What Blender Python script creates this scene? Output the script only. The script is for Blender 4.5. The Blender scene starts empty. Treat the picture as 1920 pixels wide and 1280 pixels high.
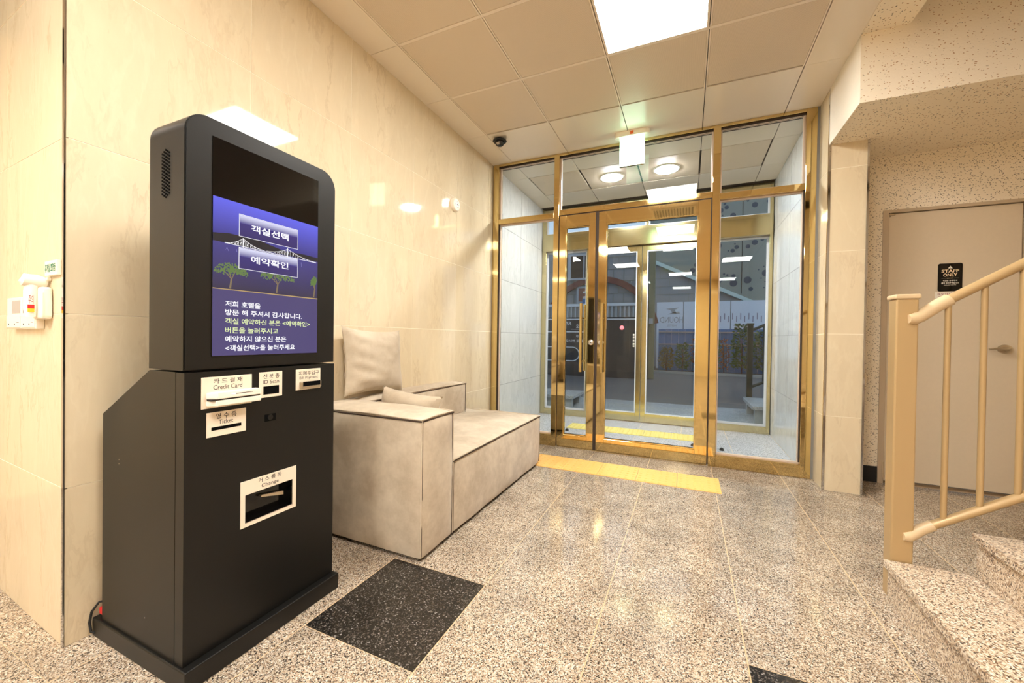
import bpy, bmesh, math, random
from mathutils import Vector, Matrix, noise
random.seed(7)
D = bpy.data
C = bpy.context.scene.collection
SC = bpy.context.scene

# ---------------------------------------------------------------- camera
H = 1.1
cam = D.cameras.new('camera'); cam.sensor_fit = 'HORIZONTAL'; cam.sensor_width = 36
cam.lens = 741.456 * 36 / 1920; cam.clip_start = .02; cam.clip_end = 200
co = D.objects.new('camera', cam); C.objects.link(co)
yaw, pit, rol = 0.4172994, 0.00959280, -0.01417266
f = Vector((-math.sin(yaw)*math.cos(pit), math.cos(yaw)*math.cos(pit), -math.sin(pit)))
r = Vector((math.cos(yaw), math.sin(yaw), 0)); d = f.cross(r)
cr, sr = math.cos(rol), math.sin(rol)
r2 = cr*r + sr*d; d2 = -sr*r + cr*d
M = Matrix((r2, -d2, -f)).transposed().to_4x4(); M.translation = (0, 0, H)
co.matrix_world = M
SC.camera = co
# ---------------------------------------------------------------- world / exposure
w = D.worlds.new('world'); SC.world = w; w.use_nodes = True
bg = w.node_tree.nodes['Background']
bg.inputs[0].default_value = (.56, .71, .93, 1); bg.inputs[1].default_value = 1.1
SC.view_settings.view_transform = 'Standard'; SC.view_settings.look = 'None'
SC.view_settings.exposure = 0.0; SC.view_settings.gamma = 1; SC.view_settings.use_curve_mapping = False
try:
    cy = SC.cycles
    cy.max_bounces = 14; cy.diffuse_bounces = 6; cy.glossy_bounces = 6; cy.transparent_max_bounces = 24
    cy.sample_clamp_indirect = 6; cy.caustics_reflective = False; cy.caustics_refractive = False
except Exception:
    pass
LAMP = 57.0         # lobby panel radiance
WARM = (1, .97, .915)
COOL = (.97, .98, 1)

# ---------------------------------------------------------------- materials
def lin(c):
    return tuple((v/12.92 if v <= .04045 else ((v+.055)/1.055)**2.4) for v in [x/255 for x in c])
class NT:
    def __init__(s, name):
        s.m = D.materials.new(name); s.m.use_nodes = True; s.t = s.m.node_tree
        s.b = s.t.nodes['Principled BSDF']; s.out = s.t.nodes['Material Output']
    def n(s, typ, **kw):
        x = s.t.nodes.new(typ)
        for k, v in kw.items():
            if k.startswith('i_'):
                x.inputs[k[2:].replace('_', ' ')].default_value = v
            else: setattr(x, k, v)
        return x
    def l(s, a, b): s.t.links.new(a, b)
    def set(s, **kw):
        for k, v in kw.items(): s.b.inputs[k.replace('_', ' ')].default_value = v
        return s
    def ramp(s, fac, stops, interp='LINEAR'):
        x = s.n('ShaderNodeValToRGB'); x.color_ramp.interpolation = interp
        e = x.color_ramp.elements
        while len(e) < len(stops): e.new(.5)
        for el, (p, c) in zip(e, stops):
            el.position = p; el.color = (*c, 1) if len(c) == 3 else c
        s.l(fac, x.inputs[0]); return x.outputs[0]
    def coords(s, rnd=True):
        tc = s.n('ShaderNodeTexCoord'); v = tc.outputs['Object']
        if rnd:
            oi = s.n('ShaderNodeObjectInfo')
            m = s.n('ShaderNodeVectorMath', operation='SCALE'); cb = s.n('ShaderNodeCombineXYZ')
            for i in range(3): s.l(oi.outputs['Random'], cb.inputs[i])
            s.l(cb.outputs[0], m.inputs[0]); m.inputs['Scale'].default_value = 40
            a = s.n('ShaderNodeVectorMath', operation='ADD'); s.l(v, a.inputs[0]); s.l(m.outputs[0], a.inputs[1])
            v = a.outputs[0]; s.rand = oi.outputs['Random']
        return v
    def mix(s, fac, a, b, mode='MIX'):
        x = s.n('ShaderNodeMix', data_type='RGBA', blend_type=mode)
        for i, v in ((0, fac), (6, a), (7, b)):
            if isinstance(v, (int, float)): x.inputs[i].default_value = v
            elif isinstance(v, tuple): x.inputs[i].default_value = (*v, 1)
            else: s.l(v, x.inputs[i])
        return x.outputs[2]
    def bump(s, h, strength=.2, dist=.002):
        x = s.n('ShaderNodeBump'); x.inputs['Strength'].default_value = strength; x.inputs['Distance'].default_value = dist
        s.l(h, x.inputs['Height']); s.l(x.outputs[0], s.b.inputs['Normal'])
def plain(name, rgb, rough=.5, metal=0, spec=.5, coat=0, grain=0):
    t = NT(name); c = lin(rgb)
    t.set(Base_Color=(*c, 1), Roughness=rough, Metallic=metal, Specular_IOR_Level=spec, Coat_Weight=coat)
    if grain:
        n = t.n('ShaderNodeTexNoise', i_Scale=60., i_Detail=4.); t.l(t.coords(), n.inputs['Vector'])
        col = t.mix(n.outputs[0], tuple(v*(1-grain) for v in c), tuple(min(1, v*(1+grain)) for v in c))
        t.l(col, t.b.inputs['Base Color'])
    return t.m
def emit(name, rgb, strength, lin_=False, gloss=False):
    t = NT(name); c = rgb if lin_ else lin(rgb)
    t.set(Base_Color=(0.02, .02, .02, 1) if gloss else (.8, .8, .8, 1), Emission_Color=(*c, 1), Emission_Strength=strength, Roughness=.06 if gloss else .5)
    return t.m
def marble(name, base, vein, light, rough, vscale=2.2):
    t = NT(name); v = t.coords()
    mp = t.n('ShaderNodeMapping'); mp.inputs['Rotation'].default_value = (.35, .2, .1); mp.inputs['Scale'].default_value = (1.9, 2.1, .6); t.l(v, mp.inputs[0]); v = mp.outputs[0]
    n0 = t.n('ShaderNodeTexNoise', i_Scale=1.6, i_Detail=5., i_Roughness=.6); t.l(v, n0.inputs['Vector'])
    wv = t.n('ShaderNodeVectorMath', operation='MULTIPLY_ADD'); t.l(n0.outputs['Color'], wv.inputs[0]); wv.inputs[1].default_value = (.6, .6, .6); t.l(v, wv.inputs[2])
    n1 = t.n('ShaderNodeTexNoise', i_Scale=vscale, i_Detail=7., i_Roughness=.62); t.l(wv.outputs[0], n1.inputs['Vector'])
    n2 = t.n('ShaderNodeTexNoise', i_Scale=vscale*1.7, i_Detail=4., i_Roughness=.55); t.l(wv.outputs[0], n2.inputs['Vector'])
    n3 = t.n('ShaderNodeTexNoise', i_Scale=14., i_Detail=6., i_Roughness=.7); t.l(v, n3.inputs['Vector'])
    v1 = t.ramp(n1.outputs[0], [(.475, (0, 0, 0)), (.5, (1, 1, 1)), (.51, (0, 0, 0))])
    v2 = t.ramp(n2.outputs[0], [(.47, (0, 0, 0)), (.5, (.8, .8, .8)), (.53, (0, 0, 0))])
    cl = t.ramp(n0.outputs[0], [(.3, (0, 0, 0)), (.72, (1, 1, 1))])
    c = t.mix(cl, tuple(x*.93 for x in base), tuple(min(1, x*1.03) for x in base))
    f3 = t.ramp(n3.outputs[0], [(.35, (0, 0, 0)), (.75, (.16, .16, .16))])
    c = t.mix(f3, c, light)
    m2 = t.n('ShaderNodeMath', operation='MULTIPLY'); t.l(v2, m2.inputs[0]); m2.inputs[1].default_value = .22
    c = t.mix(m2.outputs[0], c, light)
    m1 = t.n('ShaderNodeMath', operation='MULTIPLY'); t.l(v1, m1.inputs[0]); t.l(cl, m1.inputs[1])
    m1b = t.n('ShaderNodeMath', operation='MULTIPLY'); t.l(m1.outputs[0], m1b.inputs[0]); m1b.inputs[1].default_value = .34
    c = t.mix(m1b.outputs[0], c, vein)
    t.l(c, t.b.inputs['Base Color']); t.set(Roughness=rough)
    return t.m
def granite(name, stops, rough=.14, scale=260, cloud=.25):
    t = NT(name); v = t.coords()
    vo = t.n('ShaderNodeTexVoronoi', i_Scale=float(scale)); t.l(v, vo.inputs['Vector'])
    sp = t.n('ShaderNodeSeparateColor'); t.l(vo.outputs['Color'], sp.inputs[0])
    c = t.ramp(sp.outputs[0], stops, 'CONSTANT')
    n = t.n('ShaderNodeTexNoise', i_Scale=5., i_Detail=4.); t.l(v, n.inputs['Vector'])
    c2 = t.ramp(n.outputs[0], [(.35, (.93*(1-cloud),)*3), (.7, (.93, .93, .93))])
    c = t.mix(1., c, c2, 'MULTIPLY')
    t.l(c, t.b.inputs['Base Color']); t.set(Roughness=rough)
    n4 = t.n('ShaderNodeTexNoise', i_Scale=420.); t.l(v, n4.inputs['Vector']); t.bump(n4.outputs[0], .04, .001)
    return t.m
def speckled(name, base):
    t = NT(name); tc = t.n('ShaderNodeTexCoord')
    mp = t.n('ShaderNodeMapping'); mp.inputs['Scale'].default_value = (1, 1, 1.7); t.l(tc.outputs['Object'], mp.inputs[0])
    c = base
    for sc_, thr, dens, col in ((88., .33, .13, lin((46, 38, 32))), (80., .32, .11, lin((176, 122, 66))), (105., .34, .13, lin((150, 128, 98)))):
        nz = t.n('ShaderNodeTexNoise', i_Scale=70.); t.l(tc.outputs['Object'], nz.inputs['Vector'])
        ma = t.n('ShaderNodeVectorMath', operation='MULTIPLY_ADD'); t.l(nz.outputs['Color'], ma.inputs[0]); ma.inputs[1].default_value = (.007, .007, .007); t.l(mp.outputs[0], ma.inputs[2])
        vo = t.n('ShaderNodeTexVoronoi', i_Scale=sc_); t.l(ma.outputs[0], vo.inputs['Vector'])
        a = t.n('ShaderNodeMath', operation='LESS_THAN'); t.l(vo.outputs['Distance'], a.inputs[0]); a.inputs[1].default_value = thr
        sp = t.n('ShaderNodeSeparateColor'); t.l(vo.outputs['Color'], sp.inputs[0])
        b = t.n('ShaderNodeMath', operation='LESS_THAN'); t.l(sp.outputs[1], b.inputs[0]); b.inputs[1].default_value = dens
        m = t.n('ShaderNodeMath', operation='MULTIPLY'); t.l(a.outputs[0], m.inputs[0]); t.l(b.outputs[0], m.inputs[1])
        m2 = t.n('ShaderNodeMath', operation='MULTIPLY'); t.l(m.outputs[0], m2.inputs[0]); m2.inputs[1].default_value = .85
        c = t.mix(m2.outputs[0], c, col)
    t.l(c, t.b.inputs['Base Color']); t.set(Roughness=.8, Specular_IOR_Level=.2)
    n = t.n('ShaderNodeTexNoise', i_Scale=90., i_Detail=4.); t.l(tc.outputs['Object'], n.inputs['Vector']); t.bump(n.outputs[0], .25, .004)
    return t.m
def glassmat(name, tint, ior=1.5):
    t = NT(name); t.t.nodes.remove(t.b)
    g = t.n('ShaderNodeNewGeometry'); mx = t.n('ShaderNodeMix', data_type='FLOAT'); t.l(g.outputs['Backfacing'], mx.inputs[0])
    mx.inputs[2].default_value = ior; mx.inputs[3].default_value = 1/ior
    fr = t.n('ShaderNodeFresnel'); t.l(mx.outputs[0], fr.inputs['IOR'])
    tr = t.n('ShaderNodeBsdfTransparent'); tr.inputs[0].default_value = (*tint, 1)
    gl = t.n('ShaderNodeBsdfGlossy'); gl.inputs['Roughness'].default_value = 0.0
    ms = t.n('ShaderNodeMixShader'); t.l(fr.outputs[0], ms.inputs[0]); t.l(tr.outputs[0], ms.inputs[1]); t.l(gl.outputs[0], ms.inputs[2])
    t.l(ms.outputs[0], t.out.inputs[0]); return t.m
def suede(name, base, dark):
    t = NT(name); v = t.coords()
    n = t.n('ShaderNodeTexNoise', i_Scale=5., i_Detail=7., i_Roughness=.7); t.l(v, n.inputs['Vector'])
    n2 = t.n('ShaderNodeTexNoise', i_Scale=160., i_Detail=3.); t.l(v, n2.inputs['Vector'])
    c = t.mix(t.ramp(n.outputs[0], [(.38, (1, 1, 1)), (.6, (0, 0, 0))]), base, dark)
    c = t.mix(t.ramp(n2.outputs[0], [(.3, (0, 0, 0)), (.7, (.22, .22, .22))]), c, dark)
    t.l(c, t.b.inputs['Base Color']); t.set(Roughness=.85, Specular_IOR_Level=.15, Sheen_Weight=.35, Sheen_Roughness=.4)
    t.bump(n2.outputs[0], .12, .001); return t.m
def perforated(name, rgb):
    t = NT(name); tc = t.n('ShaderNodeTexCoord')
    vo = t.n('ShaderNodeTexVoronoi', i_Scale=230., i_Randomness=.0); t.l(tc.outputs['Object'], vo.inputs['Vector'])
    c = t.ramp(vo.outputs['Distance'], [(.2, lin((160, 138, 112))), (.32, lin(rgb))])
    t.l(c, t.b.inputs['Base Color']); t.set(Roughness=.42); return t.m

M_ = {}
M_['beige'] = marble('beige_marble', lin((225, 208, 176)), lin((166, 136, 96)), lin((240, 228, 200)), .05, 1.5)
M_['grey_marble'] = marble('grey_marble', lin((202, 200, 194)), lin((120, 118, 114)), lin((232, 231, 226)), .1, 1.3)
M_['grout'] = plain('grout', (252, 244, 226), .8); M_['grey_grout'] = plain('grey_grout', (128, 126, 122), .8)
M_['floor_grout'] = plain('floor_grout', (196, 168, 130), .7)
M_['granite'] = granite('granite', [(0, lin((208, 192, 170))), (.28, lin((190, 170, 146))), (.46, lin((234, 224, 208))), (.58, lin((166, 138, 112))), (.70, lin((134, 116, 100))), (.82, lin((90, 80, 72))), (.93, lin((44, 40, 38)))], .10, 290, .3)
M_['granite_stair'] = granite('granite_stair', [(0, lin((226, 208, 184))), (.35, lin((206, 184, 156))), (.52, lin((246, 236, 220))), (.66, lin((176, 146, 116))), (.80, lin((120, 98, 80))), (.92, lin((58, 50, 44)))], .3, 240, .1)
M_['granite_dark'] = granite('granite_dark', [(0, lin((30, 28, 26))), (.42, lin((46, 42, 38))), (.68, lin((70, 62, 54))), (.84, lin((98, 90, 82))), (.965, lin((150, 144, 138)))], .14, 230, .3)
M_['granite_grey'] = granite('granite_grey', [(0, lin((200, 200, 200))), (.35, lin((178, 178, 180))), (.6, lin((220, 220, 220))), (.8, lin((140, 140, 144))), (.93, lin((90, 90, 94)))], .25, 220, .1)
M_['tactile'] = plain('tactile_yellow', (240, 186, 104), .5, grain=.12)
M_['tactile_pale'] = plain('tactile_pale_yellow', (214, 196, 110), .5, grain=.12)
M_['tile_perf'] = perforated('perforated_ceiling_metal', (228, 211, 188))
M_['white_panel'] = plain('white_ceiling_metal', (240, 228, 210), .22)
M_['tbar'] = plain('white_ceiling_bar', (240, 226, 208), .35)
M_['gap'] = plain('dark_joint', (58, 48, 40), .8)
M_['gold'] = plain('polished_gold', (216, 193, 138), .05, 1)
M_['gold_dull'] = plain('satin_gold', (210, 196, 152), .14, 1)
M_['chrome'] = plain('chrome', (210, 210, 212), .08, 1)
M_['steel'] = plain('brushed_steel', (216, 204, 182), .32, 1)
M_['gasket'] = plain('pale_gasket', (228, 206, 186), .4)
M_['brush'] = plain('dark_seal', (58, 44, 36), .7)
M_['glass'] = glassmat('clear_glass', (.95, .97, .965), 1.36)
M_['speck'] = speckled('speckled_wallpaper', lin((248, 236, 214)))
M_['speck_dim'] = speckled('speckled_wallpaper_soffit', lin((240, 224, 196)))
M_['smooth'] = plain('smooth_cream_wallpaper', (242, 230, 210), .7, grain=.03)
M_['staff_door'] = plain('beige_painted_steel', (220, 203, 176), .45, grain=.03)
M_['frame_paint'] = plain('beige_door_frame_paint', (196, 176, 148), .4)
M_['rail'] = plain('gold_beige_powder_coat', (184, 156, 112), .34, .2)
M_['rail_light'] = plain('light_beige_plastic', (210, 186, 148), .35)
M_['suede'] = suede('beige_suede', lin((208, 194, 172)), lin((182, 166, 144)))
M_['suede2'] = suede('beige_cushion_suede', lin((200, 186, 164)), lin((180, 164, 142)))
M_['seam'] = plain('brown_seam_shadow', (66, 50, 40), .9)
M_['black'] = plain('black_powder_coat', (12, 11, 9), .40, 0, .45, grain=.1)
M_['black_gloss'] = plain('black_screen_glass', (8, 8, 9), .05)
M_['void'] = plain('slot_black', (5, 5, 5), .9, 0, .1)
M_['plate'] = plain('white_acrylic_plate', (240, 226, 206), .3)
M_['white_plastic'] = plain('white_plastic', (246, 238, 224), .35)
M_['ink'] = plain('black_ink', (34, 28, 24), .6)
M_['ink_green'] = plain('green_ink', (40, 130, 92), .6)
M_['ink_red'] = plain('red_ink', (150, 34, 48), .6)
M_['ink_white'] = plain('white_ink', (244, 236, 222), .6)
M_['ink_gold'] = plain('pale_gold_ink', (240, 214, 178), .6)
M_['lcd'] = plain('grey_lcd', (176, 172, 168), .25)
M_['red'] = plain('red_plastic', (200, 40, 40), .4)
M_['yellow'] = plain('yellow_sticker', (240, 190, 50), .5)
M_['orange'] = plain('orange_label', (224, 96, 26), .5)
M_['rubber'] = plain('black_rubber', (22, 21, 20), .6)
M_['lamp'] = emit('light_panel_diffuser', WARM, LAMP, True)
M_['downlight'] = emit('downlight_lens', (1, .97, .92), 620, True)
M_['spot'] = emit('cool_lamp_lens', COOL, 400, True)
M_['exit_face'] = emit('lit_exit_face', (.60, 1.0, .76), 4.5, True)
M_['exit_green'] = emit('lit_exit_green', (.30, 1.0, .55), 4.0, True)
M_['smoked'] = plain('smoked_dome', (20, 18, 18), .06)
# outside
M_['asphalt'] = plain('asphalt', (96, 95, 96), .85, grain=.2)
M_['concrete'] = plain('concrete', (168, 168, 166), .8, grain=.08)
M_['block'] = plain('grey_block', (156, 158, 160), .8, grain=.06)
M_['blockdark'] = plain('grey_green_panel', (146, 148, 138), .7, grain=.05)
M_['hole'] = plain('dark_blue_hole', (72, 80, 92), .6)
M_['edge'] = plain('pale_green_metal', (206, 222, 216), .4)
M_['film'] = plain('white_film_panel', (236, 240, 250), .4)
M_['film_ink'] = plain('grey_film_print', (176, 176, 178), .6)
M_['film_bar'] = plain('mauve_film_bar', (150, 142, 158), .6)
M_['bluefence'] = plain('blue_fence_panel', (74, 122, 176), .5, grain=.05)
M_['darkgate'] = plain('dark_gate_panel', (52, 54, 60), .35)
M_['white_paint'] = plain('white_paint', (232, 234, 238), .4)
M_['brown_red'] = plain('brown_red_sign', (132, 84, 74), .5)
M_['window_dark'] = plain('dark_window_glass', (64, 62, 60), .15)
M_['window_frame'] = plain('window_frame_grey', (186, 190, 196), .5)
M_['olive'] = plain('olive_post', (140, 136, 108), .6)
M_['post_green'] = plain('dark_green_post', (46, 56, 48), .5)
M_['leaf'] = plain('green_leaf', (52, 100, 46), .5, grain=.4)
M_['leaf2'] = plain('yellow_green_leaf', (104, 100, 50), .5, grain=.4)
M_['leaf3'] = plain('orange_brown_leaf', (140, 84, 48), .5, grain=.4)
M_['bark'] = plain('bark', (80, 64, 50), .8)
M_['soil'] = plain('soil', (74, 62, 50), .9, grain=.2)
M_['redlamp'] = emit('red_signal_lens', (1, .12, .12), 2.0, True)

# ---------------------------------------------------------------- object helpers
W = {}
def B(): return bmesh.new()
def box(bm, x0, x1, y0, y1, z0, z1, bev=0, seg=1):
    vs = [bm.verts.new(p) for p in ((x0,y0,z0),(x1,y0,z0),(x1,y1,z0),(x0,y1,z0),(x0,y0,z1),(x1,y0,z1),(x1,y1,z1),(x0,y1,z1))]
    fs = [bm.faces.new([vs[i] for i in q]) for q in ((0,3,2,1),(4,5,6,7),(0,1,5,4),(1,2,6,5),(2,3,7,6),(3,0,4,7))]
    if bev:
        es = list({e for f_ in fs for e in f_.edges})
        bmesh.ops.bevel(bm, geom=es, offset=bev, segments=seg, affect='EDGES', profile=.5)
    return bm
def boxes(*bs, bev=0, seg=1):
    bm = B()
    for b in bs: box(bm, *b, bev=bev, seg=seg)
    return bm
def prism(bm, pts, axis, a, b):
    """polygon pts (2-D) extruded along axis from a to b; axis 'x': pts=(y,z), 'y': pts=(x,z), 'z': pts=(x,y)"""
    def P(p, t): return {'x': (t, p[0], p[1]), 'y': (p[0], t, p[1]), 'z': (p[0], p[1], t)}[axis]
    A = [bm.verts.new(P(p, a)) for p in pts]; E = [bm.verts.new(P(p, b)) for p in pts]
    n = len(pts); bm.faces.new(A); bm.faces.new(E[::-1])
    for i in range(n): bm.faces.new((A[i], E[i], E[(i+1) % n], A[(i+1) % n]))
    bmesh.ops.recalc_face_normals(bm, faces=bm.faces[:])
    return bm
def disc_pts(cx, cy, r_, n=24, a0=0, a1=2*math.pi, ry=None):
    full = abs(a1-a0) > 6.28
    m = n if full else n+1
    return [(cx+r_*math.cos(a0+(a1-a0)*i/n), cy+(ry or r_)*math.sin(a0+(a1-a0)*i/n)) for i in range(m)]
def rrect(u0, u1, v0, v1, r_, n=6, corners=(1, 1, 1, 1)):
    out = []
    for k, (cx, cy, s) in enumerate(((u1-r_, v0+r_, -90), (u1-r_, v1-r_, 0), (u0+r_, v1-r_, 90), (u0+r_, v0+r_, 180))):
        if not corners[k]:
            out.append(((u1, v0), (u1, v1), (u0, v1), (u0, v0))[k]); continue
        for i in range(n+1):
            a = math.radians(s+90*i/n); out.append((cx+r_*math.cos(a), cy+r_*math.sin(a)))
    return out
def cyl(bm, p0, p1, r0, r1=None, n=16):
    return tube(bm, [p0, p1], [r0, r0 if r1 is None else r1], n)
def tube(bm, path, rad, n=10, cap=True, flat=1.0):
    path = [Vector(p) for p in path]
    if not isinstance(rad, (list, tuple)): rad = [rad]*len(path)
    rings = []; up = None
    for i, p in enumerate(path):
        t = (path[min(i+1, len(path)-1)]-path[max(i-1, 0)]).normalized()
        if up is None:
            up = Vector((0, 0, 1)) if abs(t.z) < .9 else Vector((1, 0, 0))
        a = t.cross(up).normalized(); b = a.cross(t).normalized(); up = b
        rings.append([bm.verts.new(p + a*math.cos(2*math.pi*k/n)*rad[i] + b*math.sin(2*math.pi*k/n)*rad[i]*flat) for k in range(n)])
    for q, s in zip(rings, rings[1:]):
        for k in range(n): bm.faces.new((q[k], q[(k+1) % n], s[(k+1) % n], s[k]))
    if cap: bm.faces.new(rings[0][::-1]); bm.faces.new(rings[-1])
    bmesh.ops.recalc_face_normals(bm, faces=bm.faces[:])
    return bm
def lathe(bm, prof, c, axis='z', n=24):
    """prof: (radius, height) pairs"""
    rings = []
    for r_, h in prof:
        ring = []
        for k in range(n):
            a = 2*math.pi*k/n; u, v = r_*math.cos(a), r_*math.sin(a)
            p = {'z': (u, v, h), 'x': (h, u, v), 'y': (u, h, v)}[axis]
            ring.append(bm.verts.new(Vector(p)+Vector(c)))
        rings.append(ring)
    for q, s in zip(rings, rings[1:]):
        for k in range(n): bm.faces.new((q[k], q[(k+1) % n], s[(k+1) % n], s[k]))
    bm.faces.new(rings[0]); bm.faces.new(rings[-1])
    bmesh.ops.recalc_face_normals(bm, faces=bm.faces[:])
    return bm
def props(o, label=None, cat=None, group=None, kind=None):
    if label: o['label'] = label
    if cat: o['category'] = cat
    if group: o['group'] = group
    if kind: o['kind'] = kind
    return o
def thing(name, loc, label, cat, group=None, kind=None, rotz=0):
    o = D.objects.new(name, None); o.empty_display_size = .1; C.objects.link(o)
    o.location = loc; o.rotation_euler = (0, 0, rotz)
    W[o] = Vector(loc) if not rotz else Vector((0, 0, 0))
    return props(o, label, cat, group, kind)
def obj(name, bm, mat, parent=None, smooth=False, label=None, cat=None, group=None, kind=None, rot=None):
    """one mesh object; bm in world coordinates (or the root's own when it is turned)"""
    if isinstance(bm, bpy.types.Mesh): me = bm
    else:
        me = D.meshes.new(name); bm.to_mesh(me); bm.free()
    lo = Vector([min(v.co[i] for v in me.vertices) for i in range(3)]); hi = Vector([max(v.co[i] for v in me.vertices) for i in range(3)])
    c = (lo+hi)/2
    if parent is None: c.z = lo.z
    me.transform(Matrix.Translation(-c))
    if mat: me.materials.clear(); me.materials.append(M_[mat])
    if smooth:
        for p in me.polygons: p.use_smooth = True
        try: me.set_sharp_from_angle(angle=math.radians(40))
        except Exception: pass
    o = D.objects.new(name, me); C.objects.link(o)
    W[o] = c
    if parent is not None: o.parent = parent; o.location = c-W[parent]
    else: o.location = c
    return props(o, label, cat, group, kind)
def inst(name, me, c, parent, **k):
    """a piece sharing mesh data, centred at c"""
    o = D.objects.new(name, me); C.objects.link(o); c = Vector(c); W[o] = c
    if parent is not None: o.parent = parent; o.location = c-W[parent]
    else: o.location = c
    return props(o, **k)
_mesh = {}
def boxmesh(name, sx, sy, sz, mat, bev=0):
    k = (name, round(sx, 4), round(sy, 4), round(sz, 4), mat)
    if k not in _mesh:
        me = D.meshes.new(name); bm = box(B(), -sx/2, sx/2, -sy/2, sy/2, -sz/2, sz/2, bev=bev); bm.to_mesh(me); bm.free()
        me.materials.append(M_[mat]); _mesh[k] = me
    return _mesh[k]
def pbox(name, parent, mat, x0, x1, y0, y1, z0, z1, bev=0, **k):
    return obj(name, box(B(), x0, x1, y0, y1, z0, z1, bev=bev, seg=2 if bev else 1), mat, parent, **k)
_dg = None
def textmesh(body, bold=0.0, shear=0, spacing=1.0, line=1.0, align='LEFT', extrude=0):
    cu = D.curves.new('t', 'FONT'); cu.body = body; cu.size = 1; cu.offset = bold; cu.space_character = spacing; cu.space_line = line
    cu.align_x = align; cu.resolution_u = 2
    o = D.objects.new('t', cu); C.objects.link(o)
    dg = bpy.context.evaluated_depsgraph_get()
    me = D.meshes.new_from_object(o.evaluated_get(dg)); D.objects.remove(o); D.curves.remove(cu)
    return me
def lettering(parent, body, u0, u1, v0, v1, plane, at, mat, bold=0.0, spacing=1.0, name='lettering', keep=False, mirror=False):
    """text stretched to the rectangle u0..u1 x v0..v1 on the plane 'x+' (u=y), 'y-' (u=x), 'y+' (u=-x)"""
    me = textmesh(body, bold, spacing=spacing)
    xs = [v.co.x for v in me.vertices]; ys = [v.co.y for v in me.vertices]
    if not xs: return None
    a, b, c, e = min(xs), max(xs), min(ys), max(ys)
    for v in me.vertices:
        s = (v.co.x-a)/(b-a)
        if mirror: s = 1-s
        u = u0+(u1-u0)*s; q = v0+(v1-v0)*(v.co.y-c)/(e-c)
        v.co = {'x+': (at, u, q), 'y-': (u, at, q), 'y+': (-u, at, q)}[plane]
    return obj(name, me, mat, parent)

# ================================================================ SETTING
XL, YD, Y2, ZC, XR = -1.965, 3.863, 5.475, 2.97, .935
YW = 4.02
# ---- floor
floor = thing('floor', (0, 1, 0), 'polished speckled brown granite floor of the lobby', 'floor', kind='structure')
pbox('floor_bed', floor, 'floor_grout', -4.05, 3.45, -6.05, 5.6, -.12, -.0006)
GX = [-.803+.505*k for k in range(-7, 9)]; GY = [1.047+.507*k for k in range(-2, 6)]+[3.863]
for i in range(len(GX)-1):
    for j in range(len(GY)-1):
        x0, x1, y0, y1 = GX[i], GX[i+1], GY[j], GY[j+1]
        if x0 > 1.1 and y1 < 1.0: continue
        if y0 > .6 and x1 < -1.9: continue
        dark = (abs(y0-1.047) < .01 and (abs(x0+1.308) < .01 or abs(x0-.207) < .01))
        me = boxmesh('tile', x1-x0-.0042, y1-y0-(.0042 if dark else .0016), .012, 'granite_dark' if dark else 'granite')
        o = inst('tile', me, ((x0+x1)/2, (y0+y1)/2, -.006), floor)
        if dark: o['label'] = 'black granite floor tile'
pbox('tile', floor, 'granite', .94, 3.4, 3.867, 4.03, -.012, 0)
pbox('granite_slab', floor, 'granite', -4, 2.5, -6, .029, -.012, 0)
for i in range(6):
    for j in range(3):
        x0 = -1.96+.4775*i; y0 = 3.865+.537*j
        inst('tile', boxmesh('tile', .4735, .533, .012, 'granite_grey'), (x0+.23875, y0+.2685, -.006), floor)
# ---- left wall (kiosk wall)
wl = thing('wall_left', (XL, 2.2, 0), 'beige polished marble tile wall behind the kiosk and the sofa', 'wall', kind='structure')
pbox('wall_body', wl, 'grout', -2.1, XL-.0012, .63, YD, 0, 3.06)
LY = [.622+.628*k for k in range(6)]+[YD]; LZ = [0, .554, 1.161, 1.768, 2.375, 2.985]
for i in range(len(LY)-1):
    for j in range(5):
        sy, sz = LY[i+1]-LY[i]-.003, LZ[j+1]-LZ[j]-.003
        inst('tile', boxmesh('tile', .01, sy, sz, 'beige'), (XL-.005, (LY[i]+LY[i+1])/2, (LZ[j]+LZ[j+1])/2), wl)
# ---- near left return wall (turned a little)
RT = math.radians(-2.6)
wn = thing('wall_front_left', (-1.97, .622, 0), 'pale beige tile wall at the far left carrying the thermostats', 'wall', kind='structure', rotz=RT)
pbox('wall_body', wn, 'grout', -2.1, -.02, .0012, .12, 0, 3.06)
NX = [0, -.61, -1.22, -1.83, -2.1]
for i in range(4):
    for j in range(5):
        sx, sz = NX[i]-NX[i+1]-.003, LZ[j+1]-LZ[j]-.003
        inst('tile', boxmesh('tile', sx, .01, sz, 'beige'), ((NX[i]+NX[i+1])/2, .005, (LZ[j]+LZ[j+1])/2), wn)
obj('trim_1', boxes((-1.976, -1.9635, .6178, .6215, 0, 2.985)), 'chrome', label='narrow chrome corner strip beside the kiosk', cat='trim', kind='structure')
# ---- rear and side walls of the lobby behind the camera
for nm, b in (('wall_rear', (-4.1, 2.6, -6.1, -6, 0, 3.06)), ('wall_side_left', (-4.15, -4.05, -6, .75, 0, 3.06)), ('wall_side_right', (2.45, 2.55, -6, .95, 0, 3.06))):
    obj(nm, box(B(), *b), 'beige', label='beige tile wall of the lobby, %s the camera' % nm.split('_', 1)[1].replace('_', ' '), cat='wall', kind='structure')
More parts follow.
